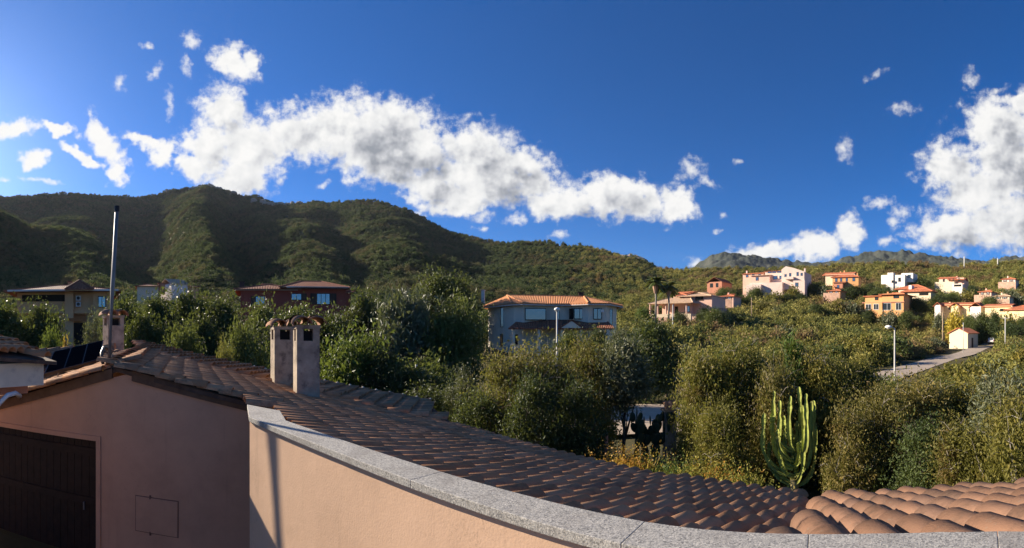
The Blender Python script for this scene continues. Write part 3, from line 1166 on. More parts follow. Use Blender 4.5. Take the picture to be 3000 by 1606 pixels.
# the 300 nearest tiles are parts of their own, the rest is one mesh per roof
near = [(M.translation.length, M, rf, TILE) for M in fr_main] + [(M.translation.length - 1.0, M, rf3, TILE_W) for M in fr_right]
near.sort(key=lambda t: t[0])
for (_, M, r, me) in near[:300]:
    link('tile', me, None, r, M)
for r, me in ((rf, TILE), (rf3, TILE_W)):
    rest = [M for (_, M, rr, _) in near[300:] if rr is r]
    if rest:
        tag(link('tile', joined(rest, me), None, r), kind='stuff')
TILE_S = tile_mesh('tile_strip', 0.50, 0.112, 0.085, 0.014, 7, 0.07)
TILE_S.materials.append(MATS['roof_tile'])
for r, fr, me in ((rf2, fr_strip, TILE_S), (rf4, fr_left, TILE)):
    tag(link('tile', joined(fr, me), None, r), kind='stuff')


# ridge / verge rows: single bigger tiles laid end to end
RIDGE = tile_mesh('ridge_tile', 0.40, 0.15, 0.125, 0.016, 8)
RIDGE.materials.append(MATS['roof_tile'])


def tile_row(a, b, parent, step=0.33, me=RIDGE, name='ridge_tile'):
    a, b = Vector(a), Vector(b)
    L = (b - a).length
    x = (b - a).normalized()
    y = Vector((0, 0, 1)).cross(x).normalized()
    z = x.cross(y)
    n = int(L / step)
    for i in range(1, n + 1):
        M = Matrix((x, y, z)).transposed().to_4x4()
        M = M @ Matrix.Rotation(RNG.normal(0, 0.03), 4, 'Z')
        M.translation = a + x * (L * i / n) + Vector((0, 0, RNG.normal(0, 0.006)))
        link(name, me, None, parent, M)


tile_row((-10.05, 10.5, -0.42), (-6.0, 5.45, -0.56), rf, 0.34)                 # ridge (runs towards the viewer)
tile_row(RA + Vector((0, 0, 0.0)), RB + Vector((0, 0, 0.0)), rf2, 0.33)          # verge of the strip behind
for i in range(26):                                                             # pale mortar at the tile ends
    q = RA.lerp(RB, (i + 0.95) / 26) + Vector((0, 0, 0.10))
    MB().tube([q - Vector((0.05, 0, 0.05)), q + Vector((0.02, 0, 0.045))], [0.055, 0.03], 6).build('mortar', 'stucco_cream', rf2)
VERGE = tile_mesh('verge_tile', 0.44, 0.115, 0.095, 0.014, 7)
VERGE.materials.append(MATS['roof_tile'])
for (a, b) in (((-5.85, 5.42), (-3.3, 6.33)), ((-6.15, 5.28), (-9.1, 4.2))):
    za = (main_z if b[0] > -5 else left_z)
    pa, pb = Vector((*a, za(*a) + 0.045)), Vector((*b, za(*b) + 0.045))
    tile_row(pa, pb, rf if b[0] > -5 else rf4, 0.36, VERGE, 'verge_tile')
# barge boards under the verge tiles
for (sA, sB) in ((0.12, 3.0), (-0.25, -3.4)):
    p = MB()
    zf = main_z if sA > 0 else left_z
    a, b = wall_pt(sA, 0, -0.055), wall_pt(sB, 0, -0.055)
    n_ = GN * 0.05
    co = []
    for q in (a, b):
        zz = zf(q.x, q.y)
        for (o, dz) in ((0, -0.15), (0, 0.02), (1, 0.02), (1, -0.15)):
            co.append(Vector((q.x, q.y, zz + dz)) + n_ * o)
    p.v = [tuple(c) for c in co]
    p.f = [(0, 1, 2, 3), (4, 7, 6, 5), (0, 4, 5, 1), (1, 5, 6, 2), (2, 6, 7, 3), (3, 7, 4, 0)]
    p.build('barge_board', 'board', house)

# ---- the two chimneys on the main roof and one behind
def chimney(px, pw, py_top, py_base, d, parent, rot_bearing, capn=2):
    base = P(px, py_base, d)
    wdt = pw * d / F
    dep = wdt * 0.95
    top = (YH - py_top) / F * d
    zb = base.z - 0.5
    M = Matrix.Rotation(-math.radians(rot_bearing), 4, 'Z')
    M.translation = Vector((base.x, base.y, 0)) + dirv((px - CX) / F * 57.2958) * dep * 0.5
    h = top - zb
    p = MB()
    zs = zb + h - 0.34
    p.b3(-wdt / 2, wdt / 2, -dep / 2, dep / 2, zb, zs, M)
    ch = p.build('chimney', 'chimney_render', parent)
    # uneven render: displace the shaft a little
    for sx in (-1, 1):
        for sy in (-1, 1):
            q = MB()
            q.b3(min(sx * wdt / 2, sx * (wdt / 2 - 0.13)), max(sx * wdt / 2, sx * (wdt / 2 - 0.13)),
                 min(sy * dep / 2, sy * (dep / 2 - 0.13)), max(sy * dep / 2, sy * (dep / 2 - 0.13)), zs - 0.002, zs + 0.24, M)
            q.build('pier', 'chimney_render', ch)
    q = MB()
    q.b3(-wdt / 2 - 0.015, wdt / 2 + 0.015, -dep / 2 - 0.015, dep / 2 + 0.015, zs + 0.238, zs + 0.31, M)
    q.build('lintel', 'chimney_render', ch)
    q = MB()
    q.b3(-wdt * 0.26, wdt * 0.26, -dep * 0.26, dep * 0.26, zs - 0.002, zs + 0.20, M)
    q.build('flue', 'interior', ch)
    # cap: barrel tiles leaning together
    for k in range(capn):
        fx = (k + 0.5) / capn - 0.5
        for sgn in (-1, 1):
            me = CAP
            R = M @ Matrix.Translation((fx * (wdt + 0.10), sgn * 0.02, zs + 0.36)) @ Matrix.Rotation(sgn * math.pi / 2, 4, 'Z') @ Matrix.Rotation(0.20, 4, 'Y')
            R = R @ Matrix.Translation((dep / 2 + 0.13, 0, -0.0)) @ Matrix.Rotation(RNG.normal(0, 0.08), 4, 'Z') @ Matrix.Rotation(RNG.normal(0, 0.08), 4, 'X')
            link('cap_tile', me, None, ch, R)
    return ch


CAP = tile_mesh('cap_tile', 0.46, 0.20, 0.17, 0.018, 8)
CAP.materials.append(MATS['roof_tile_warm'])
chimney(897, 68, 948, 1176, 9.3, house, -25 - 11)
chimney(829, 64, 953, 1142, 11.2, house, -29 - 11)
chimney(332, 50, 921, 1030, 14.6, house, -48 - 20)

# tile row and wall of the wing behind the solar panel
wing_a, wing_b = P(120, 1034, 13.4), P(338, 1020, 13.0)
MB().prism([(wing_a.x - 1.0, wing_a.y - 0.4), (wing_b.x + 0.6, wing_b.y + 0.2), (wing_b.x - 0.6, wing_b.y + 2.4), (wing_a.x - 2.0, wing_a.y + 2.4)], -4.4, -0.72).build('wall', 'stucco_pink_shaded', house)
fw = plane_fun(wing_a + Vector((0, 0, -0.06)), wing_b + Vector((0, 0, -0.06)), (wing_a + wing_b) / 2 * 0.86 + Vector((0, 0, -0.42)))
wa, wb = wing_a, wing_b
wing_poly = [(wa.x - 0.6, wa.y - 0.5), (wb.x, wb.y), (wb.x * 0.87, wb.y * 0.87), (wa.x * 0.87 - 0.5, wa.y * 0.87 - 0.4)]
rf5 = MB().prism(wing_poly, lambda x, y: fw(x, y) - 0.06, lambda x, y: fw(x, y)).build('roof', 'roof_base', house)
tag(link('tile', joined(tile_frames(wing_poly, 140, fw), TILE), None, rf5), kind='stuff')
tile_row(wing_a + (wing_a - wing_b) * 0.1, wing_b, rf5, 0.34)

# ---- things standing on the near roof
MD = 8.3
mast_base = P(316, 1082, MD)
mast_top = P(343, 606, MD)
mast = thing('antenna_mast', 'tall grey steel antenna mast rising from the tiled ridge of the pink house', 'mast', mast_base)
MB().tube([mast_base - Vector((0, 0, 0.35)), mast_base.lerp(mast_top, 0.5), mast_top], [0.044, 0.039, 0.034], 12).build('tube', 'steel', mast, smooth=True)
MB().tube([mast_top - Vector((0, 0, 0.09)), mast_top + Vector((0, 0, 0.01))], [0.046, 0.046], 12).build('end_cap', 'black_rubber', mast)
MB().tube([mast_base + Vector((0, 0, 0.12)), mast_base + Vector((0, 0, 0.17))], 0.062, 12).build('clamp', 'iron', mast)
b0 = P(313, 1092, 8.35)
p = MB()
random.seed(4)
for i in range(9):
    c = b0 + Vector((random.uniform(-.05, .05), random.uniform(-.05, .05), random.uniform(-.12, .06)))
    p.tube([c - Vector((0, 0, .05)), c, c + Vector((0, 0, .05))], [0.015, random.uniform(.035, .06), 0.012], 7)
tag(p.build('sealing_foam', 'foam', None, smooth=True), 'lump of yellow sealing foam on the gable apex beside the mast', 'foam')
p = MB()
p.tube([P(310, 1090, 8.3), P(300, 1060, 8.4), P(297, 1035, 8.6), P(304, 1018, 8.9), P(318, 1022, 9.2), P(325, 1040, 9.5)], 0.03, 8)
tag(p.build('cable', 'black_rubber', None, smooth=True), 'thick black cable looping out of the roof beside the steel mast', 'cable')

# solar collector tilted on the left slope
a, b = P(128, 1104, 9.6), P(292, 1060, 10.6)
up = (dirv(-45) * 1.1 + Vector((0, 0, 0.40)))
tq = up.normalized()
solar = thing('solar_panel', 'dark glossy solar panel propped on the roof slope behind the steel mast', 'solar panel', a)
nx = (b - a).normalized()
nz = nx.cross(tq).normalized()
def slab(p0, ex, ey, ez):
    m = MB()
    co = [p0 + ex * i + ey * j + ez * k for k in (0, 1) for j in (0, 1) for i in (0, 1)]
    m.v = [tuple(c) for c in co]
    m.f = [(0, 2, 3, 1), (4, 5, 7, 6), (0, 1, 5, 4), (2, 6, 7, 3), (0, 4, 6, 2), (1, 3, 7, 5)]
    return m
slab(a, b - a, up, nz * 0.07).build('frame', 'iron', solar)
for i in range(3):
    slab(a + (b - a) * (0.02 + i * 0.326) + up * 0.03 + nz * 0.071, (b - a) * 0.305, up * 0.94, nz * 0.006).build('collector', 'solar', solar)
for t in (0.1, 0.9):
    q = a + (b - a) * t + up * 0.95
    MB().tube([q, Vector((q.x, q.y, left_z(q.x, q.y)))], 0.02, 6).build('leg', 'steel', solar)

# corner of the outbuilding on the sunny side: cream upper wall, tiled eave
ob = thing('outbuilding', 'corner of cream outbuilding with rounded tile eave above the dark door', 'outbuilding', P(60, 1300, 7.2) * 1.0)
c1, c0 = P(128, 1070, 7.0), P(-160, 1070, 6.3)
cdir = Vector((c0.x - c1.x, c0.y - c1.y, 0)).normalized()
cn = Vector((-cdir.y, cdir.x, 0))
if cn.dot(Vector((c1.x, c1.y, 0))) < 0:
    cn = -cn
def obox(t0, t1, o0, o1, z0, z1):
    m = MB()
    co = [Vector((c1.x, c1.y, 0)) + cdir * t + cn * o + Vector((0, 0, z)) for z in (z0, z1) for o in (o0, o1) for t in (t0, t1)]
    m.v = [tuple(c) for c in co]
    m.f = [(0, 2, 3, 1), (4, 5, 7, 6), (0, 1, 5, 4), (2, 6, 7, 3), (0, 4, 6, 2), (1, 3, 7, 5)]
    return m
zt, zb_ = -(1062 - YH) / F * 7.0, -(1128 - YH) / F * 7.0
obox(0, 2.6, 0, 2.2, zb_, zt).build('wall', 'stucco_cream', ob)
t_low = next(t for t in np.arange(0.2, 3.0, 0.05) if project(*(Vector((c1.x, c1.y, 0)) + cdir * t + cn * 0.2))[0] < -60)
obox(t_low, t_low + 1.2, 0.2, 1.6, -4.0, zb_ - 0.001).build('lower_wall', 'stucco_pink_shaded', ob)
obox(0.12, 2.6, 0.25, 2.1, zb_ - 0.14, zb_ - 0.001).build('beam', 'wall_brick', ob)
def ob_z(x, y):
    q = Vector((x - c1.x, y - c1.y, 0))
    return zt + 0.05 + 0.26 * (q.dot(cdir) + 0.0) * 0.35 + 0.16 * q.dot(cn)
obp = [tuple((Vector((c1.x, c1.y, 0)) + cdir * t + cn * o).xy) for (t, o) in ((-0.14, -0.14), (2.6, -0.14), (2.6, 2.2), (-0.14, 2.2))]
orf = MB().prism(obp, lambda x, y: ob_z(x, y) - 0.05, lambda x, y: ob_z(x, y)).build('roof', 'roof_base', ob)
odeg = math.degrees(math.atan2(-cn.x - cdir.x * 0.45, -cn.y - cdir.y * 0.45))
for M in tile_frames(obp, odeg, ob_z, w0=0.0, v0=0.0):
    if M.translation.length < 9:
        link('tile', TILE, None, orf, M)
p = MB()
p.tube([P(-30, 1215, 6.6), P(0, 1180, 6.6), P(22, 1158, 6.6), P(45, 1152, 6.75), P(58, 1160, 7.0)], 0.035, 8)
tag(p.build('drain_pipe', 'white_pipe', None, smooth=True), 'curved pale drain pipe under the cream outbuilding', 'pipe')

# the terrace the viewer stands on (mostly out of frame)
tb = [(-1.3, -2.6), (1.9, -2.6), (1.9, -0.3), (0.7, 0.85), (-0.6, 1.1), (-1.3, 0.9)]
tag(MB().prism(tb, -4.0, -1.62).build('terrace', 'paving'), kind='structure')

# ------------------------------------------------------------------ houses
HOUSES = []          # (px0, px1, py0, py1, d): keep shrubs from hiding them


class House:
    """House built in its own frame: x to the right, y away from the viewer, z up; photo columns and rows are
    turned into metres at the distance of its front (d)."""
    def __init__(self, name, label, px, py_base, d, yaw=0.0, group=None, zground=None, box=None):
        self.d, self.px, self.pyb = d, px, py_base
        b = P(px, py_base, d)
        self.zb = b.z
        ang = -(px - CX) / F + math.radians(yaw)
        self.M = Matrix.Translation((b.x, b.y, 0)) @ Matrix.Rotation(ang, 4, 'Z')
        self.o = thing(name, label, 'house', b, group)
        if box:
            HOUSES.append((*box, d))

    def X(self, px):
        return (px - self.px) * self.d / F

    def Z(self, py):
        return (YH - py) / F * self.d

    def poly(self, name, pts, z0, z1, mat, parent=None):
        return MB().prism(pts, z0, z1, self.M).build(name, mat, parent or self.o)

    def wall(self, px0, px1, y0, y1, py0, py1, mat, name='wall'):
        """py0 top row, py1 bottom row"""
        m = MB()
        z0 = self.Z(py1)
        if 'wall' in name or name in ('pilaster', 'veranda', 'pergola'):
            if py1 >= self.pyb - 14:                     # stands on the ground
                for xx in (self.X(px0), self.X(px1)):
                    for yy in (y0, y1):
                        q = self.M @ Vector((xx, yy, 0))
                        z0 = min(z0, hz(q.x, q.y) - 0.6)
        m.b3(self.X(px0), self.X(px1), y0, y1, z0, self.Z(py0), self.M)
        return m.build(name, mat, self.o)

    def roof_face(self, m, pts):
        """one sloping face with metric UVs: u along the eave (first edge), v up the slope"""
        pts = [Vector(p) for p in pts]
        ex = (pts[1] - pts[0]).normalized()
        nz = None
        for p in pts[2:]:
            q = ex.cross(p - pts[0])
            if q.length > 1e-4:
                nz = q.normalized()
                break
        ey = nz.cross(ex)
        uv = [((p - pts[0]).dot(ex), (p - pts[0]).dot(ey)) for p in pts]
        if nz.z < 0:
            pts, uv = pts[::-1], uv[::-1]
        m.face([self.M @ p for p in pts], uv)

    def solid(self, m, name, mat, thick=0.14):
        """roof covering with thickness below it"""
        me = m.mesh(name, fix=False)
        bm = bmesh.new()
        bm.from_mesh(me)
        bmesh.ops.remove_doubles(bm, verts=bm.verts, dist=1e-3)
        geo = bmesh.ops.extrude_face_region(bm, geom=bm.faces[:])
        vs = [g for g in geo['geom'] if isinstance(g, bmesh.types.BMVert)]
        bmesh.ops.translate(bm, verts=vs, vec=(0, 0, -thick))
        bm.to_mesh(me)
        bm.free()
        return link(name, me, mat, self.o)

    def hip(self, x0, x1, y0, y1, z, h, mat, axis='x', over=0.5, inset=None, caps=True):
        x0, x1, y0, y1 = x0 - over, x1 + over, y0 - over, y1 + over
        if axis == 'x':
            i = (y1 - y0) / 2 if inset is None else inset
            r0, r1 = (x0 + i, (y0 + y1) / 2, z + h), (x1 - i, (y0 + y1) / 2, z + h)
        else:
            i = (x1 - x0) / 2 if inset is None else inset
            r0, r1 = ((x0 + x1) / 2, y0 + i, z + h), ((x0 + x1) / 2, y1 - i, z + h)
        A, B, C, D = (x0, y0, z), (x1, y0, z), (x1, y1, z), (x0, y1, z)
        m = MB()
        if axis == 'x':
            faces = [(A, B, r1, r0), (B, C, r1), (C, D, r0, r1), (D, A, r0)]
        else:
            faces = [(A, B, r0), (B, C, r1, r0), (C, D, r1), (D, A, r0, r1)]
        for f in faces:
            self.roof_face(m, f)
        r = self.solid(m, 'roof', mat)
        if caps:
            hips = [(A, r0), (B, r1 if axis == 'x' else r0), (r0, r1)]
            hips += [(C, r1), (D, r0 if axis == 'x' else r1)]
            for (a, b) in hips:
                if (Vector(a) - Vector(b)).length > 0.3:
                    MB().tube([self.M @ Vector(a), self.M @ Vector(b)], 0.12, 6).build('ridge_row', mat, r)
        return r

    def gable(self, x0, x1, y0, y1, z, h, mat, axis='x', over=0.4):
        """ridge along axis"""
        m = MB()
        if axis == 'x':
            x0, x1 = x0 - over, x1 + over
            k = h / ((y1 - y0) / 2) * over
            ya, yb, zz, ym = y0 - over, y1 + over, z - k, (y0 + y1) / 2
            self.roof_face(m, [(x0, ya, zz), (x1, ya, zz), (x1, ym, z + h), (x0, ym, z + h)])
            self.roof_face(m, [(x1, yb, zz), (x0, yb, zz), (x0, ym, z + h), (x1, ym, z + h)])
        else:
            y0, y1 = y0 - over, y1 + over
            k = h / ((x1 - x0) / 2) * over
            xa, xb, zz, xm = x0 - over, x1 + over, z - k, (x0 + x1) / 2
            self.roof_face(m, [(xa, y1, zz), (xa, y0, zz), (xm, y0, z + h), (xm, y1, z + h)])
            self.roof_face(m, [(xb, y0, zz), (xb, y1, zz), (xm, y1, z + h), (xm, y0, z + h)])
        return self.solid(m, 'roof', mat, 0.12)

    def shed(self, x0, x1, y0, y1, zf, zr, mat, over=0.3):
        m = MB()
        self.roof_face(m, [(x0 - over, y0 - over, zf), (x1 + over, y0 - over, zf), (x1 + over, y1, zr), (x0 - over, y1, zr)])
        return self.solid(m, 'roof', mat, 0.12)

    def window(self, px0, px1, py0, py1, y=0.0, frame='frame_dark', bars=1, shutter=None, sill=False, pane='glass', name='window'):
        """frame proud of the wall, pane set in it, optional shutters and sill; y = depth of the wall face"""
        x0, x1, z0, z1 = self.X(px0), self.X(px1), self.Z(py1), self.Z(py0)
        t = min(0.09, (x1 - x0) * 0.13)
        m = MB()
        for (a, b, c, d_) in ((x0, x0 + t, z0, z1), (x1 - t, x1, z0, z1), (x0 + t, x1 - t, z0, z0 + t), (x0 + t, x1 - t, z1 - t, z1)):
            m.b3(a, b, y - 0.05, y + 0.02, c, d_, self.M)
        for k in range(bars):
            xc = x0 + (x1 - x0) * (k + 1) / (bars + 1)
            m.b3(xc - t * 0.4, xc + t * 0.4, y - 0.045, y + 0.01, z0 + t, z1 - t, self.M)
        fr = m.build(name, frame, self.o)
        m = MB()
        m.b3(x0 + t, x1 - t, y - 0.02, y + 0.015, z0 + t, z1 - t, self.M)
        m.build('pane', pane, fr)
        if sill:
            m = MB()
            m.b3(x0 - 0.1, x1 + 0.1, y - 0.16, y - 0.001, z0 - 0.09, z0 - 0.001, self.M)
            m.build('sill', 'trim', fr)
        if shutter:
            for side in shutter:
                w_ = (x1 - x0) * 0.48
                a = x0 - w_ if side == 'l' else x1
                m = MB()
                m.b3(a + 0.02, a + w_ - 0.02, y - 0.07, y - 0.02, z0, z1, self.M)
                m.build('shutter', 'shutter', fr)
        return fr

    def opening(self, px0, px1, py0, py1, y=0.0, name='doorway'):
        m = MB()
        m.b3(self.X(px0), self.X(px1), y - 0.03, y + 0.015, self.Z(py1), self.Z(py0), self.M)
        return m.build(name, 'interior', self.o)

    def column(self, px, py0, py1, y, r=0.16, mat='trim'):
        x = self.X(px)
        return MB().tube([self.M @ Vector((x, y, self.Z(py1))), self.M @ Vector((x, y, self.Z(py0)))], r, 8).build('column', mat, self.o, smooth=False)

    def stack(self, px, py0, py1, y, w=0.5, mat='wall_tan', cap='roof_rust'):
        x = self.X(px)
        m = MB()
        m.b3(x - w / 2, x + w / 2, y - w / 2, y + w / 2, self.Z(py1), self.Z(py0), self.M)
        c = m.build('chimney', mat, self.o)
        m = MB()
        m.b3(x - w * 0.66, x + w * 0.66, y - w * 0.66, y + w * 0.66, self.Z(py0) + 0.001, self.Z(py0) + 0.12, self.M)
        m.build('cap', cap, c)
        return c


# --- white villa with the orange tiled roof, in the middle
H = House('white_villa', 'large off-white two-storey villa with bright orange tiled roof behind the garden trees', 1615, 1030, 62, box=(1395, 1840, 845, 1000))
X, Z = H.X, H.Z
out = [(X(1408), 7.0), (X(1503), 0.6), (X(1533), 0.0), (X(1598), 1.5), (X(1672), 1.5), (X(1722), 0.0), (X(1778), 0.2), (X(1823), 5.0), (X(1823), 13), (X(1408), 14)]
H.poly('wall', out, Z(1060), Z(886), 'wall_white')
ev = [(X(1386), 7.0), (X(1500), -0.3), (X(1535), -0.9), (X(1600), 0.7), (X(1670), 0.7), (X(1722), -0.9), (X(1785), -0.7), (X(1843), 4.9), (X(1843), 14), (X(1386), 15)]
ze = Z(888)
r0, r1 = (X(1470), 7.2, Z(852)), (X(1722), 7.0, Z(857))
m = MB()
E = [(x, y, ze) for x, y in ev]
for f in ((E[0], E[1], r0), (E[1], E[2], r0), (E[2], E[3], r0), (E[3], E[4], r1, r0), (E[4], E[5], r1), (E[5], E[6], r1), (E[6], E[7], r1), (E[7], E[8], r1), (E[8], E[9], r0, r1), (E[9], E[0], r0)):
    H.roof_face(m, f)
r = H.solid(m, 'roof', 'roof_orange', 0.2)
for a, b in ((E[1], r0), (E[2], r0), (E[5], r1), (E[7], r1), (r0, r1)):
    MB().tube([H.M @ Vector(a), H.M @ Vector(b)], 0.13, 6).build('ridge_row', 'roof_orange', r)
m = MB()
for a, b in zip(E[:8], E[1:9]):
    va, vb = Vector(a), Vector(b)
    m.tube([H.M @ (va + Vector((0, 0.04, -0.26))), H.M @ (vb + Vector((0, 0.04, -0.26)))], 0.07, 6)
m.build('gutter', 'trim', H.o)


def slant_window(H, pa, pb, fa, fb, py0, py1, **kw):
    pass


H.window(1538, 1600, 903, 938, 0.03, bars=0)
H.window(1458, 1488, 897, 958, 3.1, bars=1)
H.window(1457, 1488, 979, 1018, 3.1, bars=1)
H.window(1631, 1640, 905, 936, 1.47, bars=0)
H.window(1682, 1716, 903, 935, 0.5, bars=1)
H.opening(1668, 1681, 903, 935, 0.9, 'shutter')
H.window(1738, 1764, 903, 936, 0.02, bars=1)
H.window(1792, 1801, 903, 952, 1.85, bars=0)
H.opening(1508, 1517, 980, 1010, 0.3)
m = MB()
zw, zo = Z(936), Z(962)
xs = [X(1503), X(1640), X(1672), X(1702), X(1795)]
H.roof_face(m, [(xs[0] - 0.4, -2.6, zo), (xs[4], -2.6, zo), (xs[4] - 0.6, 1.4, zw), (xs[0] + 0.6, 1.4, zw)])
H.solid(m, 'porch_roof', 'roof_rust', 0.18)
m = MB()
H.roof_face(m, [(xs[1], -0.4, zo + 0.1), (xs[1], -3.0, zo + 0.1), (xs[2], -3.0, Z(940)), (xs[2], -0.2, Z(940))])
H.roof_face(m, [(xs[3], -3.0, zo + 0.1), (xs[3], -0.4, zo + 0.1), (xs[2], -0.2, Z(940)), (xs[2], -3.0, Z(940))])
H.solid(m, 'porch_gable', 'roof_rust', 0.1)
m = MB()
m.face([H.M @ Vector(p) for p in ((xs[1] + 0.1, -2.95, zo), (xs[3] - 0.1, -2.95, zo), (xs[2], -2.95, Z(942)))])
m.face([H.M @ Vector(p) for p in ((xs[1] + 0.1, -2.85, zo), (xs[3] - 0.1, -2.85, zo), (xs[2], -2.85, Z(942)))])
m.build('pediment', 'wall_white', H.o, fix=False)
for px in (1508, 1580, 1645, 1700, 1785):
    H.column(px, 964, 1040, -2.2, 0.2, 'wall_white')
H.stack(1396, 840, 880, 5.5, 0.45, 'wall_bright', 'trim')
H.stack(1713, 845, 862, 7.5, 0.7, 'frame_dark', 'frame_dark')
MB().b3(X(1765) - 0.2, X(1765) + 0.2, -0.25, 0.15, Z(915), Z(907), H.M).build('wall_lamp', 'white_paint', H.o)

# --- dark red house on the slope to its left
H = House('red_house', 'dark red two-storey house with brown tiled roof half hidden by garden trees', 860, 960, 70, 4, box=(680, 1040, 815, 885))
X, Z = H.X, H.Z
H.wall(705, 1015, 0, 10, 846, 965, 'wall_red')
H.wall(1003, 1040, 2.5, 9, 846, 965, 'wall_red')
H.hip(X(700), X(868), -0.2, 10, Z(848), Z(823) - Z(848), 'roof_rust', over=0.7)
H.hip(X(830), X(1012), -0.9, 10, Z(843), Z(814) - Z(843), 'roof_rust', over=0.6, inset=3.6)
H.hip(X(1003), X(1036), 2.5, 9, Z(851), Z(838) - Z(851), 'roof_rust', over=0.4)
H.window(748, 776, 868, 894, -0.02, shutter='l')
H.window(853, 884, 860, 880, -0.02, shutter='r')
H.window(928, 968, 859, 892, -0.02, bars=2, shutter='lr')
H.stack(706, 820, 838, 4, 0.7, 'frame_dark', 'frame_dark')
H.wall(690, 872, -0.75, -0.7, 848, 852, 'trim', 'fascia')
H.wall(838, 1018, -1.5, -1.42, 842, 846, 'trim', 'fascia')

# --- tan house at the sunny end
H = House('tan_house', 'tan two-storey house with low red roof, orange awning and wall-mounted air conditioners', 190, 1005, 58, -4, box=(20, 350, 820, 1000))
X, Z = H.X, H.Z
H.wall(45, 275, 0.8, 10, 855, 1020, 'wall_tan')
H.wall(190, 215, 0, 1.2, 855, 1020, 'wall_tan', 'pilaster')
H.wall(272, 330, 0.2, 9, 855, 1020, 'wall_tan')
H.hip(X(40), X(330), 0, 10, Z(853), Z(824) - Z(853), 'roof_rust', over=1.1)
H.hip(X(205), X(262), -1.2, 6, Z(850), Z(821) - Z(850), 'roof_rust', over=0.5, axis='y')
H.stack(198, 815, 830, 5, 0.5)
H.wall(24, 348, -1.16, -1.1, 850, 855, 'trim', 'fascia')
H.window(287, 310, 868, 901, 0.17, frame='frame_dark', bars=1)
H.opening(60, 190, 862, 882, 0.77, 'balcony_opening')
H.opening(214, 250, 945, 1010, 0.77)
for (py0, py1) in ((866, 880), (884, 898)):
    ac = H.wall(222, 236, 0.35, 0.75, py0, py1, 'frame_white', 'air_conditioner')
    c = H.M @ Vector((X(229), 0.335, Z((py0 + py1) / 2)))
    MB().tube([c, c + (H.M.to_3x3() @ Vector((0, 0.02, 0)))], 0.21, 12).build('grille', 'frame_dark', ac)
m = MB()
m.face([H.M @ Vector(p) for p in ((X(200), -0.5, Z(940)), (X(252), -0.5, Z(940)), (X(252), 0.75, Z(921)), (X(200), 0.75, Z(921)))])
me = m.mesh('awning', fix=False)
o = H.solid(m, 'awning', 'awning', 0.04)
m = MB()
m.b3(X(40), X(275), 0.2, 0.8, Z(918), Z(913), H.M)
m.build('balcony_slab', 'wall_tan', H.o)

# --- two small roofs between them, farther off
H = House('cream_cottage', 'small cream cottage with low grey roof seen over the dark trees', 432, 880, 112, box=(395, 470, 830, 860))
H.wall(402, 464, 0, 7, 838, 890, 'wall_beige')
H.hip(H.X(402), H.X(464), 0, 7, H.Z(838), 0.8, 'roof_rust', over=0.5)
H.stack(474, 830, 860, 1, 1.6, 'wall_brick', 'roof_rust')
H = House('pale_roof_house', 'small house with sunlit pale gable roof standing above the dark trees', 530, 880, 118, 25, box=(490, 610, 810, 845))
H.wall(500, 552, 0, 7, 831, 890, 'wall_bright')
H.gable(H.X(500), H.X(552), 0, 7, H.Z(831), H.Z(814) - H.Z(831), 'roof_pale', 'x', 0.3)
H.wall(545, 600, 2, 8, 836, 890, 'wall_tan')
H.hip(H.X(545), H.X(600), 2, 8, H.Z(836), 0.7, 'roof_rust', over=0.4)

# --- pink villa with the palms
H = House('pink_villa', 'pale pink villa with stepped tiled roofs and columned veranda behind two tall palms', 1990, 945, 112, -24, box=(1900, 2090, 850, 945))
X, Z = H.X, H.Z
H.wall(1990, 2078, 3, 13, 864, 950, 'wall_pinkish')
H.hip(X(1980), X(2070), 3, 13, Z(866), Z(851) - Z(866), 'roof_pale', over=0.8)
H.wall(1925, 2020, 1.5, 10, 885, 950, 'wall_pinkish')
H.hip(X(1912), X(2035), -1.5, 10, Z(889), Z(866) - Z(889), 'roof_pale', over=0.8, inset=3.5)
H.hip(X(1960), X(1990), 4, 11, Z(862), Z(848) - Z(862), 'roof_red', over=0.4)
for px in (1905, 1930, 1957, 1981, 2022):
    H.column(px, 890, 925, -1.6, 0.22, 'wall_pinkish')
H.window(2032, 2045, 866, 880, 2.98, shutter='lr')
H.opening(1962, 1978, 897, 918, 1.47)
H.window(2000, 2016, 896, 914, 1.47)
H.wall(1895, 2040, -2.5, 1.4, 921, 950, 'wall_beige', 'veranda')
H.wall(1893, 2010, -5.2, -4.8, 932, 955, 'stone_wall', 'garden_wall')
H.wall(2060, 2150, -5.6, -5.2, 930, 957, 'wall_pinkish', 'garden_wall')
H.wall(2090, 2128, -1, 2, 905, 945, 'stone_wall', 'garden_wall')

# --- houses up the hill
H = House('brick_red_house', 'small brick-red house with lean roof below the hilltop', 2093, 852, 205, -30, 'hillside houses', box=(2062, 2125, 808, 852))
H.wall(2068, 2118, 0, 9, 826, 870, 'wall_brick')
H.gable(H.X(2068), H.X(2118), 0, 9, H.Z(826), H.Z(812) - H.Z(826), 'roof_rust', 'y')
H.window(2078, 2088, 830, 842, -0.02)
H.window(2098, 2106, 830, 842, -0.02)

